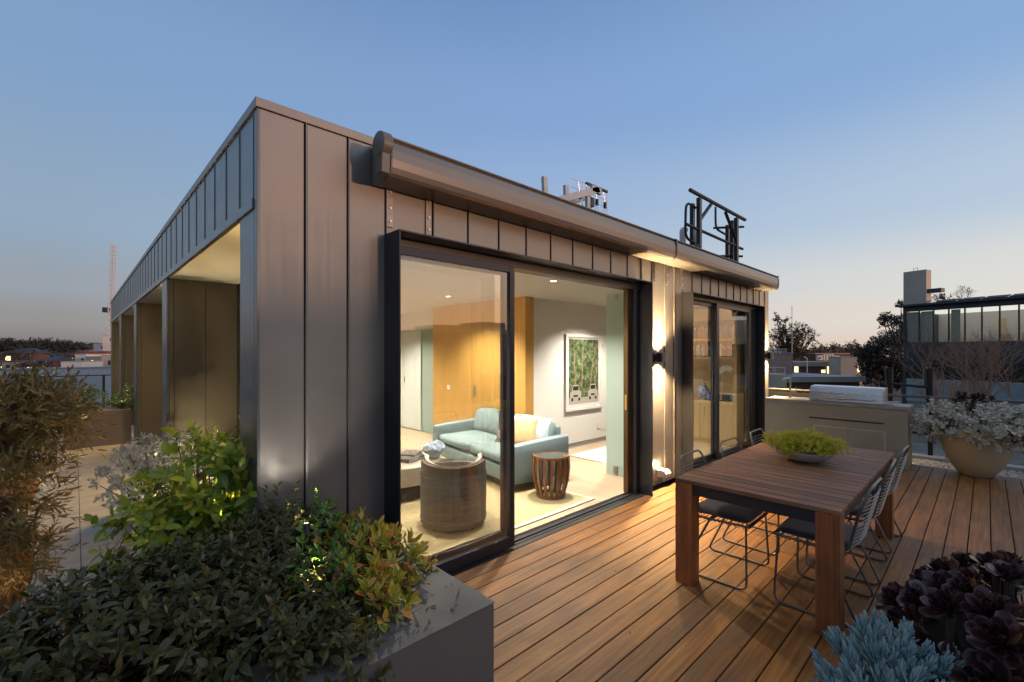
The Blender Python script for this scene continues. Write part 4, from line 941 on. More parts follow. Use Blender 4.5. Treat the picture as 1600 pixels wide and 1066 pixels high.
# -- yellow-green shrub at left of pavilion
t = thing('lime_shrub', 'large leaved lime green shrub glowing beside the pavilion corner', 'shrub', (-.15, .45, 0))
LIME = leaf_mat('lime_leaf', (.09, .17, .015), (.26, .34, .02), .34, mid=(.28, .34, .06), trans=.35, tip=(.34, .38, .03), rare=(.38, .30, .05), rare_amt=.05)
C, D = blob(330, [((-.12, .45, .85), (.30, .30, .30)), ((-.32, .35, .62), (.30, .30, .28)), ((.02, .35, .78), (.2, .28, .30)), ((-.18, .3, .55), (.35, .3, .25))], .5, .45)
A, tp = shoots(C, D, 7, .10, .080, .50, 20, 95, .35, .55, .3); leaf_mesh('lime_foliage', LIME, **A, kind='oval', curl=.22, tipv=np.clip(tp-.3, 0, .8), parent=t)
stems(C, [(-.15, .45, .0), (-.05, .4, .0)], .008, BARK, 'stem', t, 120)
spike((-.02, .52, .50), (-.12, .38, 1.2), 85, (1, .88, .45), 'spike lamp beneath the lime green shrub', size=120)
spike((-.05, .62, .05), (.3, 1.6, 1.6), 18, (1, .80, .42), 'spike lamp at the foot of the first recess')
# bed kerb along the building
mb = MB(); mb.box(-.12, .02, .35, 3.5, 0, .06)
# spiky grasses at pier
t = thing('spiky_grass', 'thin upright rosemary like stems at the foot of the first recess', 'grass plant', (.15, 2.6, 0))
P_ = np.c_[RNG.uniform(-.05, .3, 120), RNG.uniform(1.6, 3.3, 120), np.zeros(120)]; D = np.c_[RNG.normal(0, .12, (120, 2)), np.ones(120)]
A, tp = shoots(P_, D, 40, .8, .04, .1, 20, 50, .2); leaf_mesh('spiky_foliage', leaf_mat('rosemary', (.03, .045, .03), (.05, .07, .04), .6, trans=.1), **A, kind='lance', parent=t)
# silver bush
t = thing('silver_bush', 'silvery white leaved bush beside the tiled path', 'shrub', (-.15, 2.7, 0))
C, D = blob(330, [((-.10, 2.55, .52), (.35, .40, .34)), ((-.25, 2.9, .45), (.34, .5, .36)), ((.0, 2.3, .60), (.25, .3, .28))], .7, .4)
A, tp = shoots(C, D, 9, .05, .055, .62, 12, 95, .25, .7, .4)
leaf_mesh('silver_bush_foliage', leaf_mat('silver_white', (.46, .46, .40), (.66, .62, .50), .7, trans=.15), **A, kind='spoon', curl=-.1, parent=t)
stems(C, [(-.12, 2.6, 0)], .008, BARK, 'stem', t, 80)
spike((.25, 2.05, .10), (-.1, 2.6, .9), 120, (1, .8, .45), 'spike lamp lighting the silvery bush', size=110)
# olive tree in terracotta pot
t = thing('olive_tree', 'olive tree with narrow golden lit leaves leaning in from the left', 'tree', (-1.15, 1.7, 0))
OLI = leaf_mat('olive_leaf', (.115, .09, .030), (.22, .155, .045), .5, mid=(.2, .17, .08), trans=.2, tip=(.22, .15, .05), rare=(.38, .24, .06), rare_amt=.12)
FW = Vector((.6924, .7216, 0)).normalized(); RT = Vector((.7216, -.6924, 0)).normalized(); G0 = CAM.copy(); G0.z = 0
def E2(px, py, f, rx, rz, ry=None):
    p = G0+FW*f+RT*((px-800)/712*f); return ((p.x, p.y, 1.66+(550-py)/712*f), (rx/712*f, (ry or rx)/712*f, rz/712*f))
ells = [E2(40, 645, 2.9, 62, 42), E2(15, 690, 2.8, 75, 60), E2(78, 672, 3.0, 40, 26), E2(12, 780, 2.7, 58, 66), E2(30, 870, 2.7, 38, 42), E2(-45, 680, 2.8, 70, 90), E2(55, 618, 2.9, 26, 16), E2(0, 610, 2.9, 40, 20)]
C, D = blob(900, ells, .3, .1); A, tp = shoots(C, D, 14, .17, .060, .21, 25, 68, .3, .5, .3)
leaf_mesh('olive_foliage', OLI, **A, kind='lance', curl=.1, tipv=tp*.7, parent=t)
ob = E2(-25, 700, 2.85, 1, 1)[0]; t.location = (ob[0], ob[1], 0)
tr = [(ob[0], ob[1], .35), (ob[0]-.02, ob[1], .7), E2(-10, 700, 2.85, 1, 1)[0], E2(10, 620, 2.85, 1, 1)[0]]
mb = MB(); mb.tube(tr, [.03, .026, .02, .012], 8); q = mb.build('trunk', BARK, t)
stems(C, tr[1:], .005, BARK, 'branch', t, 330)
for q in bpy.data.objects:
    if q.parent == t: q.matrix_parent_inverse = Matrix.Translation(-Vector(t.location))
p = thing('terracotta_pot', 'round terracotta pot behind the olive leaves', 'pot', (ob[0], ob[1], 0))
mb = MB(); mb.lathe([(0, 0), (.14, 0), (.20, .12), (.22, .30), (.20, .40), (.21, .42), (.18, .42), (.17, .36), (0, .34)], (ob[0], ob[1], 0), 32); mb.build('bowl', TERRA2, p)
t = thing('orange_pot', 'small glowing orange terracotta pot on the path', 'pot', (-1.14, 4.3, 0)); mb = MB(); mb.lathe([(0, 0), (.10, 0), (.16, .12), (.15, .26), (.10, .34), (.09, .33), (0, .30)], (-1.2, 4.6, 0), 28); mb.build('bowl', TERRA2, t)
spike((ob[0]+.1, ob[1]-.55, .12), (ob[0]+.1, ob[1]+.1, 1.4), 3, (1, .70, .30), 'spike lamp under the olive tree', size=120)
spike((ob[0]+.15, ob[1]+.75, .12), (ob[0]+.1, ob[1]+.1, 1.3), 110, (1, .68, .28), 'spike lamp on the far side of the olive tree', size=120)
# far brown planter with hedge
t = thing('brown_planter', 'long brown planter box across the far end of the path', 'planter', (-.4, 8.2, 0))
mb = MB(); mb.box(-.885, .0, 7.95, 8.7, 0, .62); mb.build('box', PLANTB, t, bevel=.006)
t = thing('low_hedge', 'small leaved green hedge lit in the far brown planter', 'hedge', (-.4, 8.3, .6))
C, D = blob(420, [((-.45, 8.3, .70), (.5, .36, .20)), ((-.7, 8.3, .80), (.26, .3, .26)), ((-.02, 8.25, .78), (.12, .3, .22))], .6, .5)
A, tp = shoots(C, D, 8, .08, .05, .5, 20, 90); leaf_mesh('hedge_foliage', leaf_mat('hedge_leaf', (.03, .075, .018), (.07, .13, .03), .35, trans=.3), **A, kind='oval', parent=t)
stems(C, [(-.6, 8.3, .55), (-.2, 8.3, .55)], .006, BARK, 'stem', t, 60)
spike((-.12, 8.12, .72), (-.1, 8.9, 1.3), 12, (1, .95, .6), 'spike lamp in the far hedge')
# terrace railing far left
t = thing('terrace_railing', 'thin dark railing across the far left end of the terrace', 'railing', (-1.5, 14.6, 0))
mb = MB(); mb.box(-3.1, .0, 14.59, 14.63, .98, 1.01); mb.build('rail', BLKM, t)
for x in (-3.0, -1.62, -.15): mb = MB(); mb.box(x-.03, x+.03, 14.58, 14.64, 0, .98); mb.build('post', BLKM, t)
mb = MB(); mb.box(-3.1, -1.66, 14.60, 14.61, .05, .96); mb.box(-1.58, -.2, 14.60, 14.61, .05, .96); mb.build('glass', GLASS2, t)
# ================================================================ INTERIOR FURNITURE
t = thing('sisal_rug', 'straw coloured woven rug with a pale border on the living room floor', 'rug', (2.1, 1.8, 0))
mb = MB(); mb.box(.86, 3.42, .24, 3.4, .001, .012); mb.build('field', SISAL, t)
mb = MB()
for a in ((.82, 3.47, .19, .24), (.82, 3.47, 3.4, 3.45), (.82, .86, .24, 3.4), (3.42, 3.47, .24, 3.4)): mb.box(*a, .001, .013)
mb.build('border', RUGEDGE, t)
mb = MB(); mb.box(4.95, 6.6, .75, 1.75, .001, .014); tag(mb.build('white_rug', RUGW, None, bevel=.004), 'plain cream rug on the floorboards beyond the frosted glass panel', 'rug')
def xf(loc, rz): return Matrix.Translation(loc) @ Matrix.Rotation(rz, 4, 'Z')
def soft(mb, x0, x1, y0, y1, z0, z1, M, p=.12, n=10, puff=.02):
    """rounded cushion: a subdivided box pulled towards a superellipsoid and puffed out"""
    c = Vector(((x0+x1)/2, (y0+y1)/2, (z0+z1)/2)); h = Vector(((x1-x0)/2, (y1-y0)/2, (z1-z0)/2)); vs = []; fs = []
    def grid(ax, sg):
        o = len(vs); a, b_ = [(1, 2), (2, 0), (0, 1)][ax]
        for i in range(n+1):
            for j in range(n+1):
                q = [0, 0, 0]; q[ax] = sg; q[a] = -1+2*i/n; q[b_] = -1+2*j/n
                v = Vector(q); r = min(p, min(h))
                inner = Vector([max(-h[k]+r, min(h[k]-r, v[k]*h[k])) for k in range(3)]); d = Vector([v[k]*h[k] for k in range(3)])-inner
                d = d.normalized()*r if d.length > 1e-9 else d
                pf = puff*(1-v[a]**2)*(1-v[b_]**2)*sg; w_ = inner+d; w_[ax] += pf
                vs.append(M @ (c+w_))
        for i in range(n):
            for j in range(n):
                f = (o+i*(n+1)+j, o+(i+1)*(n+1)+j, o+(i+1)*(n+1)+j+1, o+i*(n+1)+j+1); fs.append(f if sg > 0 else f[::-1])
    for ax in range(3):
        for sg in (1, -1): grid(ax, sg)
    mb.add(vs, fs, .5, True)
SM = xf((2.90, .93, 0), R(-7.5)); D_, LL = .90, 2.05
t = thing('sofa', 'pale aqua fabric two seat sofa with beech legs', 'sofa', (3.3, 1.9, 0))
def part(nm, args, m=SOFAM, p=.03, puff=.006, M=SM): mb = MB(); soft(mb, *args, M, p, 8, puff); return mb.build(nm, m, t, ang=80)
part('base', (.0, D_, .01, LL-.01, .12, .30))
for y0 in (0, LL-.14):
    mb = MB(); soft(mb, 0, D_, y0, y0+.14, .11, .555, SM, .03, 8, .006)
    mb.v = [(x, y, z+(.05*max(0, ((SM.inverted() @ Vector((x, y, z))).x)/D_) if z > .4 else 0)) for x, y, z in mb.v]; mb.build('arm', SOFAM, t, ang=80)
part('back', (D_-.16, D_-.005, .14, LL-.14, .28, .70))
for y0, y1 in ((.145, LL/2-.004), (LL/2+.004, LL-.145)):
    part('seat_cushion', (.02, .74, y0, y1, .305, .44), p=.05, puff=.02)
    BM = SM @ Matrix.Translation((.60, 0, .44)) @ Matrix.Rotation(R(14), 4, 'Y')
    part('back_cushion', (0, .16, y0, y1, 0, .36), p=.06, puff=.03, M=BM)
for x, y in ((.05, .05), (D_-.05, .05), (.05, LL-.05), (D_-.05, LL-.05)):
    mb = MB(); a = SM @ Vector((x, y, 0)); mb.tube([(a.x, a.y, .013), (a.x, a.y, .13)], [.014, .028], 4); mb.build('leg', BEECH, t)
def pillow(x, y, z, rz, tilt, s_, m, label):
    M = SM @ Matrix.Translation((x, y, z)) @ Matrix.Rotation(rz, 4, 'Z') @ Matrix.Rotation(tilt, 4, 'Y'); mb = MB(); n = 12; vs = []; fs = []
    for sg in (1, -1):
        for i in range(n+1):
            for j in range(n+1):
                u, v = -1+2*i/n, -1+2*j/n; e_ = ((1-u*u)*(1-v*v))**.45
                pin = 1-.10*(1-abs(u)**2)*abs(v)-.10*(1-abs(v)**2)*abs(u)
                vs.append(M @ Vector((sg*.075*e_, u*s_*pin, s_+v*s_*pin)))
    m_ = n+1
    for k in (0, 1):
        for i in range(n):
            for j in range(n):
                q = (k*m_*m_+i*m_+j, k*m_*m_+(i+1)*m_+j, k*m_*m_+(i+1)*m_+j+1, k*m_*m_+i*m_+j+1); fs.append(q if k == 0 else q[::-1])
    mb.add(vs, fs, .5, True); return tag(mb.build('pillow', m, None, ang=85), label, 'pillow', 'sofa pillows')
pillow(.56, .30, .43, R(20), R(16), .20, PILM, 'pale blue pillow in the near corner of the sofa')
pillow(.40, .36, .44, R(38), R(20), .21, PILG, 'golden satin pillow leaning in front of the blue one')
pillow(.36, .66, .44, R(12), R(22), .19, PILP, 'small patterned pillow beside the golden one, half hidden by the door frame')
# barrel armchair
cx, cy = 1.89, .70; t = thing('barrel_armchair', 'round barrel armchair in dark woven rattan seen from behind', 'armchair', (cx, cy, .013)); r0 = .312; a0 = R(-127)
mb = MB(); mb.lathe([(.27, .055), (.30, .05), (r0, .065), (r0+.004, .3), (r0, .515), (r0-.004, .54), (.262, .54), (.262, .36)], (cx, cy, 0), 64, uv=True); mb.build('shell', RATTAN, t, ang=50)
mb = MB(); mb.lathe([(r0+.004, .50), (r0+.010, .508), (r0+.004, .516)], (cx, cy, 0), 64, uv=True); mb.lathe([(r0-.002, .085), (r0+.008, .10), (r0+.001, .115)], (cx, cy, 0), 64, uv=True); mb.build('band', RATTAN, t)
mb = MB(); n = 40; vs = []; fs = []
for i in range(n+1):
    a = a0-R(95)+R(190)*i/n; u = abs(-1+2*i/n); zt = .612+.045*u**2 if u < .8 else .612+.045*.64-(u-.8)*.4
    for r_, z in ((r0-.004, .535), (r0-.002, zt), (r0-.04, zt), (r0-.045, .535)): vs.append((cx+r_*math.cos(a), cy+r_*math.sin(a), z))
for i in range(n):
    for j in range(4): fs.append((i*4+j, (i+1)*4+j, (i+1)*4+(j+1) % 4, i*4+(j+1) % 4))
fs += [(0, 1, 2, 3), (n*4+3, n*4+2, n*4+1, n*4)]
mb.add(vs, fs, .5, True, [[(0, 0)]*4]*0 or None); mb.build('back_rest', mat('dark_timber', (.06, .035, .022), .35, var=.5, vs=10), t, ang=40)
mb = MB(); n = 40; vs = []; fs = []
for i in range(n+1):
    a = a0-R(100)+R(200)*i/n; zt = .625+.045*abs(-1+2*i/n)**2
    for r_, z in ((r0-.042, .40), (r0-.042, zt), (r0-.075, zt-.01), (r0-.08, .40)): vs.append((cx+r_*math.cos(a), cy+r_*math.sin(a), z))
for i in range(n):
    for j in range(4): fs.append((i*4+j, (i+1)*4+j, (i+1)*4+(j+1) % 4, i*4+(j+1) % 4))
mb.add(vs, fs+[(0, 1, 2, 3), (n*4+3, n*4+2, n*4+1, n*4)], .5, True); mb.build('upholstery', CREAM, t, ang=40)
mb = MB(); mb.lathe([(0, .44), (.20, .44), (.24, .42), (.25, .38), (.25, .34)], (cx, cy, 0), 32); mb.build('seat', CREAM, t)
for k in range(4):
    a = a0+R(45+90*k); x, y = cx+.245*math.cos(a), cy+.245*math.sin(a); mb = MB(); mb.tube([(x, y, .013), (x, y, .08)], [.017, .028], 4); mb.build('foot', MATS['dark_timber'], t)
# slatted barrel side table
cx, cy = 3.19, .60; t = thing('slatted_side_table', 'round walnut side table of curved slats with an inset glass top', 'side table', (cx, cy, .013))
for k in range(16):
    a = 2*math.pi*k/16; ca, sa = math.cos(a), math.sin(a); mb = MB(); pr = [(.150, .02), (.185, .12), (.212, .24), (.222, .34), (.215, .47)]
    vs = []; w_ = .017
    for r_, z in pr:
        for dr, dt_ in ((0, -w_), (0, w_), (-.014, w_), (-.014, -w_)): vs.append((cx+(r_+dr)*ca-dt_*sa, cy+(r_+dr)*sa+dt_*ca, z))
    fs = [(i*4+j, i*4+(j+1) % 4, (i+1)*4+(j+1) % 4, (i+1)*4+j) for i in range(4) for j in range(4)]+[(3, 2, 1, 0), (16, 17, 18, 19)]
    mb.add(vs, fs, .5); mb.build('slat', WALNUT, t)
mb = MB(); mb.lathe([(.125, .013), (.165, .013), (.168, .04), (.13, .04), (.125, .013)], (cx, cy, 0), 40); mb.build('base_ring', WALNUT, t, ang=40)
mb = MB(); mb.lathe([(.17, .455), (.202, .455), (.205, .485), (.188, .488), (.186, .475), (.17, .475), (.17, .455)], (cx, cy, 0), 40); mb.build('top_ring', WALNUT, t, ang=40)
mb = MB(); mb.lathe([(0, .474), (.17, .474), (.186, .477)], (cx, cy, 0), 40); mb.build('glass_top', mat('smoked_glass', (.10, .11, .10), .06, metal=.3, spec=1), t)
# coffee table and things on it
cx, cy = 2.0, 2.0; t = thing('round_coffee_table', 'low round timber coffee table between the sofa and the armchair', 'coffee table', (cx, cy, .013))
mb = MB(); mb.lathe([(0, .40), (.54, .40), (.55, .395), (.55, .20), (.53, .19), (0, .19)], (cx, cy, 0), 56); mb.build('drum', COFFEE, t, ang=40)
mb = MB(); mb.lathe([(.0, .19), (.44, .19), (.44, .013), (0, .013)], (cx, cy, 0), 40); mb.build('plinth', BLACKGAP, t, ang=40)
bz = .402
for k, (c_, w_, nm) in enumerate((((.05, .05, .06), .30, 'large dark book at the bottom of the coffee table stack'), ((.70, .66, .58), .27, 'cream book in the middle of the coffee table stack'), ((.12, .10, .08), .24, 'brown covered book on top of the coffee table stack'))):
    M = xf((2.08, 1.80, bz), R(20+8*k)); h = (.035, .028, .022)[k]; t = thing('book', nm, 'book', (2.08, 1.80, bz), 'books on the coffee table')
    mb = MB(); mb.box(-w_/2, w_/2, -.10, .10, 0, .004, M=M); mb.box(-w_/2, w_/2, -.10, .10, h-.004, h, M=M); mb.box(-w_/2, -w_/2+.004, -.10, .10, .004, h-.004, M=M); mb.build('cover', mat('cover%d' % k, c_, .4), t)
    mb = MB(); mb.box(-w_/2+.004, w_/2-.006, -.095, .095, .004, h-.004, M=M); mb.build('pages', mat('paper%d' % k, (.75, .72, .64), .8), t); bz += h+.001
hc = (2.33, 1.68, .40); t = thing('hydrangea_vase', 'round head of pale blue hydrangeas in a low white vase', 'flowers', hc)
mb = MB(); mb.lathe([(0, .0), (.05, 0), (.075, .03), (.07, .07), (.05, .085), (.045, .08), (0, .07)], (hc[0], hc[1], .402), 24); mb.build('vase', WHITE, t)
C, D = blob(420, [((hc[0], hc[1], .52), (.125, .125, .07)), ((hc[0]+.05, hc[1], .53), (.07, .08, .07))], .85, .3); A, tp = shoots(C, D, 4, .002, .022, .9, 75, 90, .2, .8, 0)
leaf_mesh('flower_head', HYDR, **A, kind='spoon', curl=0, parent=t)
# framed photograph on the wall: two white cars under street trees
t = thing('framed_photograph', 'tall white framed photograph of two small white cars under leafy trees', 'picture', (5.68, 2.035, .654)); Y = 2.036
mb = MB(); x0, x1, z0, z1 = 5.167, 6.19, .654, 1.96
for a in ((x0, x1, z0, z0+.05), (x0, x1, z1-.05, z1), (x0, x0+.05, z0+.05, z1-.05), (x1-.05, x1, z0+.05, z1-.05)): mb.box(a[0], a[1], Y-.04, Y, a[2], a[3])
mb.build('frame', WHITE, t, bevel=.003)
mb = MB(); mb.box(x0+.05, x1-.05, Y-.012, Y, z0+.05, z1-.05); mb.build('mount', WHITE, t)
pm = mat('print', (.05, .08, .03), .5); nt_ = pm.node_tree; b_ = nt_.nodes['Principled BSDF']; L_ = nt_.links.new
tc_ = N(nt_, 'ShaderNodeTexCoord'); n1 = N(nt_, 'ShaderNodeTexNoise'); n1.inputs['Scale'].default_value = 14; n1.inputs['Detail'].default_value = 8; n1.inputs['Roughness'].default_value = .7; L_(tc_.outputs['Object'], n1.inputs['Vector'])
cr_ = N(nt_, 'ShaderNodeValToRGB'); e_ = cr_.color_ramp.elements; e_[0].position = .38; e_[0].color = (.012, .018, .01, 1); e_[1].position = .66; e_[1].color = (.30, .31, .22, 1); q_ = e_.new(.5); q_.color = (.07, .11, .035, 1); L_(n1.outputs[0], cr_.inputs[0]); L_(cr_.outputs[0], b_.inputs['Base Color'])
mb = MB(); mb.box(5.27, 6.11, Y-.0135, Y-.0125, .765, 1.876); mb.build('print', pm, t)
mb = MB(); Y2 = Y-.0150
mb.box(5.27, 6.11, Y2, Y2+.001, .765, .87); mb.build('printed_road', mat('print_road', (.46, .42, .37), .6), t)
for x in (5.45, 5.62, 5.86, 5.98):
    mb = MB(); dx = (x-5.6)*.3; mb.prism([(x-.012, Y2-.0005, 1.05), (x+.014, Y2-.0005, 1.05), (x+.02+dx, Y2-.0005, 1.5), (x+.05+dx*2, Y2-.0005, 1.80), (x+.035+dx*2, Y2-.0005, 1.80), (x+.004+dx, Y2-.0005, 1.5)], (0, .0008, 0)); mb.build('printed_trunk', mat('print_bark', (.34, .22, .13), .6), t)
for x, w_ in ((5.30, .30), (5.80, .28)):
    mb = MB(); z = .85; mb.prism([(x, Y2-.002, z), (x+w_, Y2-.002, z), (x+w_, Y2-.002, z+.12), (x+w_*.86, Y2-.002, z+.14), (x+w_*.78, Y2-.002, z+.24), (x+w_*.25, Y2-.002, z+.24), (x+w_*.14, Y2-.002, z+.14), (x, Y2-.002, z+.12)], (0, .0012, 0)); mb.build('printed_car', mat('print_white', (.46, .42, .35), .6), t)
    mb = MB(); mb.box(x+w_*.26, x+w_*.75, Y2-.0035, Y2-.0022, z+.15, z+.22); mb.box(x+.03, x+.08, Y2-.0035, Y2-.0022, z-.03, z+.02); mb.box(x+w_-.08, x+w_-.03, Y2-.0035, Y2-.0022, z-.03, z+.02); mb.box(x+w_*.3, x+w_*.7, Y2-.0035, Y2-.0022, z+.04, z+.07); mb.build('printed_glass', BLACKGAP, t)
# ---- study bookcase seen through the small glazed doors
SX0, SX1 = 7.52, 7.94
t = thing('bookcase', 'pale oak wall cabinet with open bookshelves over cupboards behind the small glazed doors', 'bookcase', (7.7, 1, 0))
mb = MB(); mb.box(SX0, SX1, .14, .20, 0, 2.44, .2); mb.box(SX0, SX1, 1.96, 2.02, 0, 2.44, .7); mb.box(SX1-.02, SX1, .20, 1.96, .0, 2.44, .5); mb.box(SX0, SX1-.02, .20, 1.96, 2.22, 2.44, .4); mb.build('carcass', OAK2, t, bevel=.002)
for z0, z1 in ((.73, .78), (1.53, 1.57), (1.86, 1.90)):
    mb = MB(); mb.box(SX0+.002, SX1-.021, .20, 1.96, z0, z1, z0); mb.build('shelf', OAK2, t, bevel=.002)
for k in range(3):
    mb = MB(); y0 = .203+k*.5855; mb.box(SX0+.004, SX0+.022, y0, y0+.58, .08, .725, .3+.2*k); d = mb.build('cupboard_door', OAK2, t, bevel=.002)
    mb = MB(); yy = y0+.09 if k % 2 else y0+.49; mb.tube([(SX0, yy, .52), (SX0-.025, yy, .52), (SX0-.025, yy, .66), (SX0, yy, .66)], .005, 6); q = mb.build('handle', STEELM, d); q.matrix_parent_inverse = Matrix.Identity(4)
mb = MB(); mb.box(SX0+.02, SX1-.03, .2, 1.96, 0, .078, .1); mb.build('plinth', OAK2, t)
ordn = ['first', 'second', 'third', 'fourth', 'fifth', 'sixth', 'seventh', 'eighth', 'ninth', 'tenth', 'eleventh', 'twelfth', 'thirteenth', 'fourteenth', 'fifteenth', 'sixteenth', 'seventeenth', 'eighteenth', 'nineteenth', 'twentieth', 'twenty-first', 'twenty-second', 'twenty-third', 'twenty-fourth', 'twenty-fifth', 'twenty-sixth']
BC = [('navy', (.03, .06, .14)), ('white', (.62, .62, .58)), ('teal', (.06, .20, .24)), ('black', (.03, .03, .035)), ('orange', (.55, .14, .03)), ('green', (.05, .18, .07)), ('pale blue', (.25, .38, .46)), ('grey', (.22, .23, .24)), ('red', (.35, .05, .04)), ('cream', (.55, .48, .34))]
BM_ = {n_: mat('book_'+n_.replace(' ', '_'), c_, .5) for n_, c_ in BC}
for sh, z0, wts in (('upper', 1.901, (6, 1, 2, 4, 3, 1, 1, 2, 1, 1)), ('lower', 1.571, (6, 1, 6, 5, 0, 0, 2, 2, 0, 1))):
    y = .205; k = 0
    while y < 1.12 and k < len(ordn):
        th = random.uniform(.022, .045); h = random.uniform(.20, .27); dd = random.uniform(.15, .19); n_ = random.choices(BC, wts)[0][0]; gap = 0 if random.random() < .85 else .03
        t = thing('book', '%s book standing %s from the near end of the %s shelf' % (n_, ordn[k], sh), 'book', (SX0+.05, y, z0), 'books on the study shelves')
        mb = MB(); mb.box(SX0+.04, SX0+.04+.003, y, y+th, z0, z0+h); mb.box(SX0+.043, SX0+.04+dd, y, y+.003, z0, z0+h); mb.box(SX0+.043, SX0+.04+dd, y+th-.003, y+th, z0, z0+h); mb.build('cover', BM_[n_], t, bevel=.001)
        mb = MB(); mb.box(SX0+.044, SX0+.035+dd, y+.0035, y+th-.0035, z0+.004, z0+h-.006); mb.build('pages', MATS['paper0'], t)
        mb = MB(); zz = z0+h*random.uniform(.5, .7); mb.box(SX0+.038, SX0+.0395, y+.004, y+th-.004, zz, zz+random.uniform(.02, .06)); mb.build('spine_band', BM_[random.choice(['cream', 'white', 'grey', 'teal'])], t)
        y += th+.001+gap; k += 1
BW_ = mat('blue_white_china', (.60, .64, .70), .15, var=1, vs=26, col2=(.02, .05, .22), detail=2, coat=.5)
BLUEC = mat('blue_china', (.02, .05, .25), .2, coat=.5, var=.8, vs=30, col2=(.3, .35, .5))
def jar(x, y, s_, m, label, lid):
    t = thing('china_jar', label, 'jar', (x, y, .78), 'blue and white china'); mb = MB()
    mb.lathe([(0, 0), (.06*s_, 0), (.10*s_, .08*s_), (.115*s_, .17*s_), (.09*s_, .25*s_), (.045*s_, .29*s_), (.05*s_, .31*s_), (.04*s_, .31*s_), (0, .28*s_)], (x, y, .781), 28); mb.build('body', m, t)
    if lid: mb = MB(); mb.lathe([(.055*s_, .31*s_), (.05*s_, .34*s_), (.012*s_, .37*s_), (.014*s_, .39*s_), (0, .40*s_)], (x, y, .781), 20); mb.build('lid', m, t)
jar(7.68, .80, .95, BW_, 'tall blue and white patterned jar on the cabinet counter', False)
jar(7.62, .66, .45, BLUEC, 'small deep blue lidded jar between the tall jar and the ginger jar', True)
jar(7.66, .53, .52, BW_, 'squat lidded ginger jar nearest the door mullion', True)
t = thing('orchid', 'white moth orchid arching over the cabinet counter', 'potted plant', (7.7, .24, .78))
mb = MB(); mb.lathe([(0, 0), (.045, 0), (.06, .10), (.055, .10), (0, .09)], (7.70, .26, .781), 20); mb.build('pot', BLUEC, t)
st = [(7.70, .26, .87), (7.68, .25, 1.10), (7.66, .26, 1.30), (7.63, .32, 1.38), (7.62, .42, 1.34), (7.62, .48, 1.22)]; mb = MB(); mb.tube(fillet(st, .1), .004, 6); mb.build('stem', MATS['green_leaf'], t)
P_ = np.array([(7.61, .28+.03*(k % 2), 1.36) if k < 2 else (7.61, .30+.025*k, 1.39-.0022*k*k) for k in range(10)]); P_[:, 1] = np.clip(P_[:, 1], .24, .52)
A, tp = shoots(P_, np.tile([[-1., -.3, .1]], (10, 1)), 5, .002, .05, .8, 80, 92, .1, .9, 0); leaf_mesh('petals', mat('orchid_petal', (.8, .8, .74), .6), **A, kind='spoon', curl=0, parent=t)
t = thing('paper_tray', 'dark desk tray on the cabinet counter below the orchid', 'tray', (7.66, .38, .78))
mb = MB(); mb.box(7.58, 7.76, .30, .46, .781, .80); mb.box(7.70, 7.76, .30, .46, .80, .90); mb.build('tray', BLKM, t, bevel=.003)
# ================================================================ BACKDROP
FW = Vector((.6924, .7216, 0)).normalized(); RT = Vector((.7216, -.6924, 0)).normalized(); G0 = CAM.copy(); G0.z = 0
def W(f, r, z): return G0+FW*f+RT*r+Vector((0, 0, z))
def pz(py, f): return 1.66+(550-py)/712*f
def pr_(px, f): return (px-800)/712*f
def frame(f, r, z, ang=0):
    """matrix: local x to the right, local y away, origin at given forward/right distance in metres"""
    M = Matrix.Translation(W(f, r, z)) @ Matrix.Rotation(math.atan2(RT.y, RT.x)+R(ang), 4, 'Z'); return M
GZ = -11.
def wins(mb_, M, xs, zs, y=-.02, t=.02):
    for x0, x1 in xs:
        for z0, z1 in zs: mb_.box(x0, x1, y, y+t, z0, z1, M=M)
LITW = mat('lit_window', (1, .8, .5), .4, emit=(1, .80, .45), es=1.5); DKW = mat('dark_window', (.03, .035, .045), .12, spec=1)
BRICK = brick_mat('red_brick', (.16, .062, .045), (.11, .045, .035), (.14, .10, .09), 1.6); BRICKP = brick_mat('pink_brick', (.40, .24, .19), (.34, .20, .155), (.4, .3, .26), 1.6)
CONC = mat('concrete', (.40, .35, .30), .8, var=.4, vs=.6); CONC2 = mat('pale_concrete', (.50, .43, .36), .8, var=.3, vs=.4); REND = mat('beige_render', (.56, .42, .29), .8, var=.3, vs=.7)
WHTB = mat('white_render', (.66, .60, .56), .8, var=.3, vs=.5); TILER = mat('tile_roof', (.20, .075, .045), .8, var=.5, vs=1.5); TILED = mat('dark_roof', (.05, .052, .065), .7, var=.4, vs=1.2); GRN_ = mat('slab_dark', (.045, .048, .06), .4, metal=.3)
# -- dark modern building, right
A0 = Vector((47.8, 1.86, 0)); d_ = Vector((-.31, -.95, 0)).normalized(); ang_ = math.atan2(d_.y, d_.x)
M = Matrix.Translation((A0.x, A0.y, 0)) @ Matrix.Rotation(ang_, 4, 'Z')       # local x along the facade, local y behind it
t = thing('modern_office', 'dark glass and metal building with a full width band of curtained windows', 'building', (A0.x, A0.y, GZ))
DKC = mat('dark_cladding', (.055, .062, .078), .4, metal=.4, var=.3, vs=.7)
LEN = 16.
mb = MB(); mb.box(0, LEN, .0, 12, 4.95, 5.28, M=M); mb.box(-.25, LEN, -.7, 12, 5.28, 5.42, M=M); mb.build('roof', DKC, t)
mb = MB(); mb.box(0, LEN, .06, 12, .80, 2.22, M=M); mb.box(0, LEN, .0, 12, 2.22, 2.36, M=M); mb.box(-.0, .14, .0, 12, 2.36, 4.95, M=M); mb.box(0, .2, -.02, 12, GZ, .8, M=M); mb.build('wall', DKC, t)
mb = MB()
for k in range(18): mb.box(.14+k*.3, .16+k*.3, .03, .06, .82, 2.2, M=M)
mb.build('fin', MATS['dark_frame'], t)['kind'] = 'stuff'
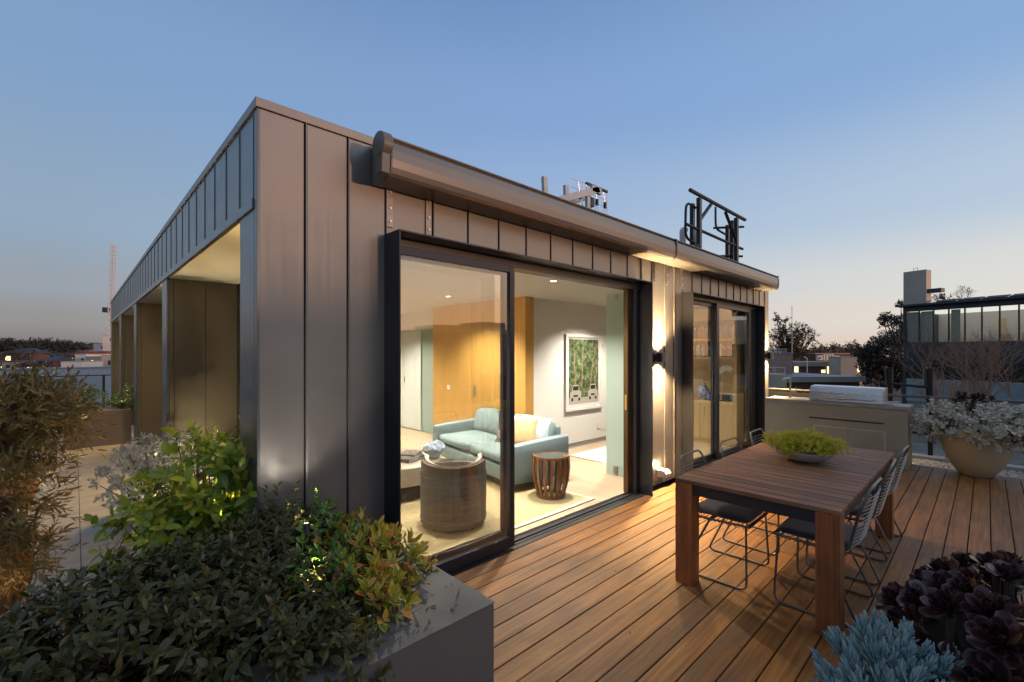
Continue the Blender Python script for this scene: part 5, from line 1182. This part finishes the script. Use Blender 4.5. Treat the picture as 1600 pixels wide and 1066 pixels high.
ed = [.14, 1.02, 1.92, 2.82, 3.74, 4.66, 5.58, 6.52]+[6.52+.95*k for k in range(1, 10)]
for i, (a, c) in enumerate(zip(ed[:-1], ed[1:])):
    mb = MB(); mb.box(a, a+.07, -.02, .10, 2.36, 4.95, M=M); mb.box(a+.07, c, .0, .06, 2.36, 2.42, M=M); mb.box(a+.07, c, .0, .06, 4.88, 4.95, M=M)
    f = mb.build('window', MATS['dark_frame'], t); mb = MB(); mb.add([M @ Vector(p) for p in ((a+.07, .04, 2.42), (c, .04, 2.42), (c, .04, 4.88), (a+.07, .04, 4.88))], [(0, 1, 2, 3)]); mb.build('pane', GLASS2, f)
mb = MB(); mb.box(.14, LEN, 5.5, 5.6, 2.3, 4.95, M=M); mb.box(.14, LEN, .2, 5.5, 2.24, 2.30, M=M); mb.build('inner_wall', mat('office_wall', (.52, .50, .48), .8), t)
mb = MB(); mb.box(.14, LEN, .3, 5.5, 4.90, 4.94, M=M); mb.build('glowing_ceiling', mat('ceiling_glow', (.7, .7, .6), .8, emit=(.98, .95, .86), es=.85), t)  # whole ceiling slab glows, added to brighten the rooms instead of lamps
for k, (a, c) in enumerate(((.2, 1.0), (1.06, 1.9), (2.9, 3.45))):
    mb = MB(); n = 40; pts = [(a+(c-a)*i/n, .28+.05*math.sin(i*1.7)) for i in range(n+1)]; vs = [M @ Vector((x, y, z)) for x, y in pts for z in (2.4, 4.86)]
    mb.add(vs, [(2*i, 2*i+2, 2*i+3, 2*i+1) for i in range(n)], .5, True); mb.build('curtain', mat('curtain_cloth%d' % k, (.7, .7, .62), .9), t)
mb = MB()
for x in (4.2, 5.9, 7.3, 8.9): mb.box(x, x+.5, 4.2, 4.25, 2.3, 4.2, M=M)
for x in (4.9, 6.1, 7.6): mb.box(x, x+.7, 2.0, 2.5, 2.3, 3.0, M=M)
mb.build('office_furniture', REND, t)
GL3 = mat('reflecting_glass', (.10, .11, .12), .08, metal=.85); PALEG = mat('frosted_spandrel', (.34, .42, .45), .25, var=.6, vs=1.2)
mb = MB(); mb.box(.2, 2.4, .1, .2, -.45, .8, M=M); mb.box(2.4, LEN, .1, .2, -.45, .8, M=M); mb.build('lower_glazing', GL3, t)
mb = MB()
for k in range(16): mb.box(.2+k*.98, 1.14+k*.98, .02, .10, -2.3, -.5, M=M)
mb.build('spandrel_panels', PALEG, t)
mb = MB(); mb.box(.2, LEN, .12, 12, GZ, -2.35, M=M); mb.build('base', CONC, t)
mb = MB(); mb.box(-.05, 1.45, .15, .95, 5.42, 8.15, M=M); mb.build('stair_tower', CONC2, t, bevel=.03); mb = MB(); mb.box(1.46, 2.3, .3, .9, 6.3, 6.6, M=M); mb.build('canopy', DKC, t)
mb = MB()
for a, c in (((.8, 1.2), (.8, 1.2)),): mb.tube([M @ Vector(p) for p in ((.5, .5, 8.15), (.5, .5, 8.4), (.75, .5, 8.4), (.75, .5, 8.15))], .02, 5)
mb.build('roof_hoop', BLKM, t)
for k in range(6):
    mb = MB(); x = 1.9+k*1.35; Mp = M @ Matrix.Translation((x, .5, 5.5)) @ Matrix.Rotation(R(12), 4, 'X'); mb.box(0, 1.15, 0, 1.0, .0, .07, M=Mp); mb.box(.1, .15, .8, .9, -.3, 0, M=Mp); mb.box(1.0, 1.05, .8, .9, -.3, 0, M=Mp); mb.build('solar_panel', mat('solar%d' % k, (.015, .016, .025), .6), t)
# -- brick and concrete blocks, centre right
def block(nm, label, x0, x1, yt, f, dep, m, ang=0, roofm=None, yb=None, cat='building'):
    r0, r1 = pr_(x0, f), pr_(x1, f); M = frame(f, r0, 0, ang); w_ = r1-r0; t = thing(nm, label, cat, tuple(W(f, r0, GZ)))
    zt = pz(yt, f); zb = GZ if yb is None else pz(yb, f)
    mb = MB(); mb.box(0, w_, 0, dep, zb, zt, M=M); mb.build('wall', m, t, bevel=.03)
    mb = MB(); mb.box(-.06, w_+.06, -.06, dep+.06, zt+.002, zt+.12, M=M); mb.build('parapet', roofm or CONC, t)
    return t, M, w_, zt
t, M, w_, zt = block('brick_block', 'red brick plant room at the back with a plain parapet', 1274, 1331, 553, 84, 10, BRICK, 4)
t, M, w_, zt = block('school_building', 'two storey brown brick building with a row of lit windows', 1240, 1314, 567, 70, 12, BRICK, 4, CONC)
mb = MB(); mb.box(-.1, w_, -.3, 0, zt-.55, zt+.1, M=M); mb.build('fascia_band', CONC, t)
for a, c, y0, y1, m_ in ((1241, 1247.5, 572, 583, LITW), (1285.5, 1292, 578, 583, LITW), (1285.5, 1292, 572.5, 577.5, DKW), (1295, 1302, 572, 584, LITW), (1306, 1312.5, 573, 584, LITW), (1302.5, 1305.5, 572, 584, DKW)):
    mb = MB(); mb.box(pr_(a, 70)-pr_(1240, 70), pr_(c, 70)-pr_(1240, 70), -.06, -.005, pz(y1, 70), pz(y0, 70), M=M); mb.build('window', m_, t)
mb = MB(); mb.box(pr_(1285, 70)-pr_(1240, 70), w_, -.04, -.004, pz(593, 70), pz(584.5, 70), M=M); mb.box(0, pr_(1248, 70)-pr_(1240, 70), -.04, -.004, pz(593, 70), pz(583.5, 70), M=M); mb.build('render_panel', REND, t)
t, M, w_, zt = block('grey_stair_core', 'grey rendered stair core with a sunlit edge beside the lit windows', 1313.5, 1336, 559, 66, 4, CONC2, -14)
t, M, w_, zt = block('right_wing', 'low rendered wing with one lit window right of the stair core', 1337, 1352, 568, 74, 8, REND, 0)
mb = MB(); mb.box(pr_(1338, 74)-pr_(1337, 74), pr_(1342.5, 74)-pr_(1337, 74), -.05, -.01, pz(582, 74), pz(573, 74), M=M); mb.build('window', LITW, t)
t, M, w_, zt = block('brick_tower', 'narrow pink brick tower left of the lit school building', 1221, 1240, 553, 46, 4, BRICKP, 6)
t, M, w_, zt = block('brown_annex', 'dark brown annex tucked behind the pink brick tower', 1200, 1221, 554, 48, 6, BRICK, 6)
mb = MB()
for k in range(9): mb.tube([M @ Vector((k*.28, .2, zt)), M @ Vector((k*.28, .2, zt+.55))], .025, 5)
mb.tube([M @ Vector((0, .2, zt+.55)), M @ Vector((2.24, .2, zt+.55))], .03, 5); mb.tube([M @ Vector((0, .2, zt+.3)), M @ Vector((2.24, .2, zt+.3))], .02, 5); mb.build('roof_railing', WHTB, t)
r_ = thing('water_tank', 'pale corrugated round tank beside the annex', 'tank', tuple(W(34, pr_(1205, 34), GZ)))
c_ = W(34, pr_(1205, 34), 0); mb = MB(); mb.lathe([(1.0 if k % 2 else .97, GZ+(pz(584, 34)-GZ)*k/60) for k in range(61)]+[(0, pz(583, 34))], (c_.x, c_.y, 0), 28); mb.build('tank', mat('tank_beige', (.42, .36, .26), .7), r_)
mb = MB()
for k in range(7): a = k*.9; mb.tube([(c_.x+math.cos(a)*.95, c_.y+math.sin(a)*.95, pz(584, 34)), (c_.x+math.cos(a)*.95, c_.y+math.sin(a)*.95, pz(575, 34))], .02, 5)
mb.lathe([(.94, pz(575, 34)), (.97, pz(575, 34)+.03)], (c_.x, c_.y, 0), 24); mb.build('tank_railing', WHTB, r_)
t, M, w_, zt = block('flat_roof_hall', 'long low hall with a dark flat metal roof in front of the lit building', 1222, 1352, 598, 40, 9, BRICK, 5, CONC)
mb = MB(); mb.box(-.3, w_+.3, -.35, 9.3, zt+.05, zt+.45, M=M); mb.build('roof_edge', CONC, t); mb = MB(); mb.box(-.25, w_+.25, -.3, 9.2, zt+.452, zt+.50, M=M); mb.build('roof', ROOFM, t)
for k, (x, s_) in enumerate(((1282, 1.), (1291, 1.25), (1300, 1.25), (1308.5, .95))):
    f = 71; M = frame(f, pr_(x, f)-.4, pz(566.2, f)+.3, 4); t = thing('air_conditioner', ['low white air conditioner, first from the left on the roof', 'tall white air conditioner, second from the left on the roof', 'tall white air conditioner, third from the left on the roof', 'low white air conditioner at the right end of the roof row'][k], 'air conditioner', tuple(M.translation), 'rooftop air conditioners')
    mb = MB(); mb.box(0, .78, 0, .35, 0, .75*s_, M=M); mb.build('casing', WHTB, t, bevel=.02)
    for zz in ((.38,) if s_ < 1.1 else (.25, .68)): mb = MB(); mb.lathe([(0, 0), (.16, 0)], (0, 0, 0), 14); q = mb.build('fan', BLKM, t); q.matrix_parent_inverse = Matrix.Identity(4); q.matrix_local = Matrix.Translation(-Vector(t.location)) @ M @ Matrix.Translation((.36, -.012, zz)) @ Matrix.Rotation(R(90), 4, 'X')
for px, yt, yb, f, nm in ((1261, 560, 592, 50, 'slim white light pole in front of the school building'), (1237.5, 478, 556, 75, 'thin mast rising behind the eucalyptus')):
    c_ = W(f, pr_(px, f), 0); t = thing('light_pole', nm, 'pole', (c_.x, c_.y, GZ)); mb = MB(); mb.tube([(c_.x, c_.y, GZ), (c_.x, c_.y, pz(yt, f))], .05, 6); mb.build('pole', WHTB, t)
    if f == 50: mb = MB(); q = W(f, pr_(px-5, f), pz(yt, f)+.15); mb.tube([(c_.x, c_.y, pz(yt, f)), q], .05, 5); mb.build('arm', WHTB, t)
# neighbouring lower roof just over the parapet
t = thing('neighbour_roof', 'dark low neighbouring roof with vents just beyond the gravel strip', 'building', (22, -6, GZ))
mb = MB(); mb.box(13, 33, -16, 3.5, GZ, -3.4); mb.build('wall', CONC, t); mb = MB(); mb.box(13.1, 32.9, -15.9, 3.4, -3.398, -3.36); mb.build('roof', mat('roof_felt', (.09, .085, .085), .85, var=1, vs=1.2, col2=(.18, .17, .16)), t)
mb = MB(); mb.box(13, 13.2, -16, 3.5, -3.395, -2.9); mb.box(13.2, 33, 3.3, 3.5, -3.395, -2.9); mb.build('parapet', GRN_, t)
for k, (x, y, a, b_, h) in enumerate(((17, -4.5, 1.2, .8, .7), (20, -7, 2., 1.1, .9), (24, -5.5, 1.5, 1.5, .6), (16, -7.8, .8, .8, .5), (27, -8.5, 2.5, 1.2, 1.1))): mb = MB(); mb.box(x, x+a, y, y+b_, -3.36, -3.36+h); mb.build('roof_vent', [WHTB, GRN_, CONC][k % 3], t, bevel=.02)
t = thing('orange_crate', 'small orange crate on the neighbouring roof', 'crate', (18.0, -4.0, -3.36)); mb = MB(); mb.box(18, 18.5, -4.3, -3.8, -3.355, -2.95); mb.build('crate', mat('orange_plastic', (.6, .25, .03), .5), t, bevel=.02)
# -- block behind the camera that shades the deck and shows in the glass
t = thing('block_opposite', 'long apartment block across the street facing the glazed doors', 'building', (20, -50, GZ))
mb = MB(); mb.box(-14, 70, -62, -48, GZ, 4.4); mb.build('wall', mat('opposite_wall', (.13, .11, .10), .8), t)
for k in range(9): x = -10+k*9+random.uniform(-2, 2); h = random.uniform(.6, 2.4); mb = MB(); mb.box(x, x+random.uniform(2, 6), -58, -52, 4.4, 4.4+h); mb.build('roof_room', CONC, t)
# -- trees
FOL = leaf_mat('tree_leaf', (.035, .032, .018), (.07, .055, .028), .6, trans=.15); FOL2 = leaf_mat('dark_tree_leaf', (.014, .017, .011), (.032, .030, .018), .6, trans=.1); FOL3 = leaf_mat('far_tree_haze_leaf', (.10, .062, .045), (.15, .09, .06), .8, trans=.1)  # far leaves lighter and browner, dusk haze mixed into their colour
def tree(c, ells, n, sz, m, label, r0, nm='tree', trunk_to=None, per=10, up=.4, grp=None, shell=.45):
    t = thing(nm, label, 'tree', (c[0], c[1], c[2]), grp)
    C, D = blob(n, ells, shell, up); A, tp = shoots(C, D, per, sz*1.6, sz, .5, 30, 95, .4, .5, .2); leaf_mesh('crown', m, **A, kind='quad', smooth=False, parent=t)
    mb = MB(); top = Vector(ells[0][0]); b0 = Vector(c); fork = b0.lerp(top, .6); mb.tube([b0, b0.lerp(fork, .5)+Vector((.1*r0*5, 0, 0)), fork], [r0, r0*.8, r0*.6], 8)
    for e_ in ells: mb.tube([fork, fork.lerp(Vector(e_[0]), .6)+Vector((0, 0, -.1)), e_[0]], [r0*.5, r0*.35, r0*.1], 6)
    mb.build('trunk', BARK, t); return t
def E_(px, py, f, rx, rz, ry=None): p = W(f, pr_(px, f), pz(py, f)); return ((p.x, p.y, p.z), (rx/712*f, (ry or rx)/712*f, rz/712*f))
f = 80; b_ = W(f, pr_(1232, f), GZ)
tree(b_, [E_(1232, 530, f, 20, 14), E_(1214, 523, f, 9, 7), E_(1222, 515, f, 9, 5), E_(1218, 502, f, 6, 4), E_(1213, 496, f, 4, 3), E_(1227, 501, f, 4, 3), E_(1250, 514, f, 9, 5), E_(1262, 520, f, 10, 4), E_(1270, 522, f, 6, 2.5), E_(1267, 534, f, 8, 6), E_(1244, 528, f, 14, 8), E_(1212, 545, f, 10, 10), E_(1240, 548, f, 22, 10), E_(1238, 511, f, 8, 4)], 620, .34, FOL, 'spreading eucalyptus with layered umbrella crowns behind the brick tower', .35, 'eucalyptus_tree')
f = 52; b_ = W(f, pr_(1385, f), GZ)
tree(b_, [E_(1390, 555, f, 34, 32), E_(1362, 565, f, 18, 22), E_(1398, 530, f, 18, 12), E_(1375, 543, f, 18, 12), E_(1360, 590, f, 14, 14), E_(1400, 585, f, 25, 22), E_(1352, 552, f, 9, 9)], 1500, .26, FOL2, 'big dense dark tree left of the modern office', .4, 'dense_tree')
f = 60; b_ = W(f, pr_(1420, f), GZ)
tree(b_, [E_(1400, 502, f, 12, 7), E_(1385, 496, f, 7, 4), E_(1380, 503, f, 5, 6), E_(1394, 510, f, 7, 4), E_(1408, 475, f, 4, 4), E_(1410, 515, f, 8, 5), E_(1470, 468, f, 12, 4)], 300, .26, FOL2, 'tall eucalyptus branch reaching out beside the stair tower', .3, 'eucalyptus_tree')
for k in range(15):
    px = 1236+k*8.5; f = 190+random.uniform(-25, 25); top = 548-random.uniform(2, 12)+(6 if k in (2, 3, 4) else 0)
    if k == 11: top = 533
    b_ = W(f, pr_(px, f), GZ); h = (572-top)/2; side = ordn[k]
    tree(b_, [E_(px, top+h*.7, f, 8, h*.7), E_(px-5, top+h, f, 6, h*.7), E_(px+5, top+h*1.1, f, 7, h*.8)], 70, .9, FOL3, 'distant tree with haze tinted brown leaves, %s from the left on the skyline' % side, .5, 'distant_tree', grp='distant trees on the right skyline')
# bare trees
BBARK = mat('bare_bark', (.36, .20, .13), .9, var=.4, vs=4); BBARK2 = mat('bare_bark_pale', (.30, .24, .19), .9)
def bare(base, h, r0, label, seed, m=BBARK, spread=.55, maxd=6):
    t = thing('bare_tree', label, 'tree', base, 'leafless winter trees'); rnd = random.Random(seed); mb = MB(); tw = MB()
    def grow(p, d, L_, r, dep):
        q = p+d*L_; md = p.lerp(q, .5)+Vector((rnd.uniform(-1, 1), rnd.uniform(-1, 1), rnd.uniform(-.5, .5)))*L_*.06
        (mb if dep < 2 else tw).tube([p, md, q], [r, r*.85, r*.66], 6 if dep < 2 else 4) if r > .004 else (mb if dep < 2 else tw).tube([p, q], [.009, .007], 3)
        if dep >= maxd: return
        for k in range(3 if dep < 3 else (2 if rnd.random() < .7 else 3)):
            a = rnd.uniform(0, 6.28); s_ = rnd.uniform(.3, spread+.25*dep/maxd); u = d.orthogonal().normalized(); v = d.cross(u)
            nd = (d+(u*math.cos(a)+v*math.sin(a))*math.tan(s_)+Vector((0, 0, .18))).normalized(); grow(q.lerp(p, rnd.uniform(0, .25)), nd, L_*rnd.uniform(.62, .82), r*.6, dep+1)
    grow(Vector(base), Vector((0, 0, 1)), h*.30, r0, 0); mb.build('trunk', m, t); tw.build('branches', m, t)
for k, (px, f, yt, side) in enumerate(((1462, 33, 552, 'left'), (1512, 30, 540, 'second from the left'), (1560, 29, 542, 'third from the left'), (1606, 28, 538, 'right'), (1488, 24, 590, 'short front'))):
    b_ = W(f, pr_(px, f), pz(700, f)-1.5); h = (pz(yt, f)-b_.z)*1.3; bare(b_, h, .11, 'bare reddish brown winter tree before the dark building, %s' % ('at the '+side if side in ('left', 'right') else side), 20+k)
f = 62; b_ = W(f, pr_(1508, f), 5.0); bare(W(f, pr_(1508, f), pz(500, f)), 5.6, .07, 'pale leafless treetop showing above the solar panels', 5, BBARK2)
# -- far left: hill, houses, trees, wall, crane
mb = MB(); n = 26
def hz(f): return GZ+max(0, min(1, (f-70)/330))**.8*15
vs = []; fs = []
for i in range(n+1):
    for j in range(n+1): f = 60+i*18.; r = -1.35*f+j*(1.5*f)/n; p = W(f, r, hz(f)-.4+(1.2*math.sin(j*1.3+i) if i > 6 else 0)); vs.append(p)
for i in range(n):
    for j in range(n): fs.append((i*(n+1)+j, i*(n+1)+j+1, (i+1)*(n+1)+j+1, (i+1)*(n+1)+j))
mb.add(vs, fs, .5, True); struct(mb.build('hill', GROUNDM))
t = thing('neighbour_parapet', 'large plain pale grey wall beyond the terrace railing', 'wall', (-2, 22, GZ)); mb = MB(); mb.box(-9, 2.5, 22, 22.3, GZ, 1.02); mb.build('wall', mat('wall_pale', (.50, .50, .52), .7, var=.2, vs=.5), t); mb = MB(); mb.box(-9, 2.5, 21.96, 22.34, 1.022, 1.06); mb.build('coping_strip', mat('wall_cap', (.4, .4, .42), .7), t)
def house(px, f, w_, h, dep, m, rm, ang, label, flat=False, zb=None):
    z0 = hz(f) if zb is None else zb; c = W(f, pr_(px, f), z0); M = frame(f, pr_(px, f), z0, ang); t = thing('house', label, 'house', tuple(c), 'houses on the far hillside')
    mb = MB(); mb.box(-w_/2, w_/2, 0, dep, -3, h, M=M); mb.build('wall', m, t)
    if flat: mb = MB(); mb.box(-w_/2-.2, w_/2+.2, -.2, dep+.2, h, h+.35, M=M); mb.build('roof', rm, t)
    else:
        mb = MB(); e = .6; vs = [M @ Vector(p) for p in ((-w_/2-e, -e, h), (w_/2+e, -e, h), (w_/2+e, dep+e, h), (-w_/2-e, dep+e, h), (-w_/4, dep/2, h+w_*.17), (w_/4, dep/2, h+w_*.17))]
        mb.add(vs, [(0, 1, 5, 4), (1, 2, 5), (2, 3, 4, 5), (3, 0, 4), (3, 2, 1, 0)]); mb.build('roof', rm, t)
    for k in range(3): mb = MB(); x = -w_*.35+k*w_*.28; mb.box(x, x+w_*.13, -.05, -.01, h*.35, h*.75, M=M); mb.build('window', LITW if random.random() < .15 else DKW, t)
rr = random.Random(3); cols_ = [REND, WHTB, REND, CONC2, BRICK]; cn = {REND: 'beige', WHTB: 'white', CONC2: 'grey', BRICK: 'brown brick'}
q = 0
for row, (f0, cnt) in enumerate(((330, 9), (270, 8), (215, 7), (165, 5))):
    for k in range(cnt):
        px = 4+k*(172/cnt)+rr.uniform(-5, 5); f = f0+rr.uniform(-18, 18); m_ = rr.choice(cols_); rm = rr.choice([TILER, TILED, TILER]); h = rr.uniform(3.2, 5)
        if 300 < f0 or True: house(px, f, rr.uniform(9, 16), h, rr.uniform(7, 10), m_, rm, rr.uniform(-25, 25), '%s house with a %s roof, %s from left, %s row' % (cn[m_], 'red tiled' if rm is TILER else 'dark', ordn[k], ['highest hillside', 'second hillside', 'third hillside', 'lowest hillside'][row]), rr.random() < .2)
for k, (x0, x1, yt, f, m_, lab) in enumerate(((117, 136, 554, 92, WHTB, 'white flat fronted house left of the tan one near the crane'), (134, 160, 558, 84, REND, 'tan rendered house with a lit lamp near the crane'), (158, 176, 556, 78, CONC2, 'pale ribbed wall end of a house at the foot of the crane'), (160, 178, 524, 130, WHTB, 'tall white block just left of the pavilion'), (146, 164, 537, 140, WHTB, 'stepped white block behind the tan house'), (140, 162, 549, 110, TILER, 'red roofed low block behind the tan house'), (95, 122, 566, 70, WHTB, 'low white garage behind the olive tree'))):
    t, M, w_, zt = block('hillside_block', lab, x0, x1, yt, f, 6, m_, -6+4*k)
    mb = MB(); mb.box(w_*.6, w_*.8, -.04, -.01, zt-1.6, zt-.8, M=M); mb.build('window', DKW, t)
c_ = W(80, pr_(144, 80), pz(564, 80)); mb = MB(); mb.lathe([(0, -.1), (.12, 0), (0, .1)], c_, 10); tag(mb.build('porch_light', LENS, None), 'bright porch light on the tan house', 'lamp')
for k in range(13):
    px = -6+k*11.5+rr.uniform(-3, 3); f = rr.uniform(190, 330); top = 541-(rr.uniform(2, 14) if k < 11 else rr.uniform(0, 4)); hh = (552-top)/2
    b_ = W(f, pr_(px, f), hz(f)-1); tree(b_, [E_(px, top+hh*.7, f, rr.uniform(8, 15), hh*.7), E_(px-8, top+hh, f, 9, hh*.6), E_(px+8, top+hh, f, 9, hh*.6)], 150, .9, FOL2, 'dark rounded tree, %s from the left along the left skyline' % ordn[k], .5, 'hillside_tree', grp='dark trees on the left skyline')
CR = mat('crane_white', (.62, .58, .57), .5); f = 150
t = thing('tower_crane', 'white lattice tower crane with its jib raised almost upright', 'crane', tuple(W(f, pr_(173, f), GZ)))
def lattice(p0, p1, w0, n, r, nm):
    p0, p1 = Vector(p0), Vector(p1); d = (p1-p0); mb = MB(); u = RT*w0/2; v = FW*w0/2
    cs = [u+v, u-v, -u-v, -u+v]
    for c in cs: mb.tube([p0+c, p1+c], r, 4)
    for i in range(n):
        a, b_ = p0+d*i/n, p0+d*(i+1)/n
        for j in range(4): mb.tube([a+cs[j], b_+cs[(j+1) % 4]], r*.6, 4); mb.tube([a+cs[j], a+cs[(j+1) % 4]], r*.6, 4)
    return mb.build(nm, CR, t)
lattice(W(f, pr_(173, f), GZ), W(f, pr_(173, f), pz(474, f)), .9, 16, .12, 'mast'); lattice(W(f, pr_(174.5, f), pz(474, f)), W(f, pr_(177.5, f), pz(381, f)), 1.0, 16, .09, 'jib')
M = frame(f, pr_(168, f), pz(486, f), 0); mb = MB(); mb.box(-.9, .5, -1, 1, -.5, 1.1, M=M); mb.build('cab', GRN_, t)

# -- fallen leaves and soil crumbs on the planter cap and the deck
n = 46; P_ = np.c_[RNG.uniform(.0, .64, n), RNG.uniform(-1.24, -1.0, n), np.full(n, .494)]; P2 = np.c_[RNG.uniform(.75, 3.2, 26), RNG.uniform(-2.6, -.4, 26), np.full(26, .004)]; P3 = np.c_[RNG.uniform(.46, .65, 14), RNG.uniform(-1.0, -.1, 14), np.full(14, .494)]
P_ = np.concatenate([P_, P2, P3]); n = len(P_); a_ = RNG.random(n)*6.28; L_n = RNG.uniform(.008, .034, n)
o = leaf_mesh('fallen_leaves', leaf_mat('dry_leaf', (.16, .09, .03), (.07, .05, .02), .7, trans=.1), P_, np.c_[np.cos(a_), np.sin(a_), np.zeros(n)], np.c_[RNG.normal(0, .15, (n, 2)), np.ones(n)], L_n, L_n*.45, 'oval', curl=-.2); o['kind'] = 'stuff'
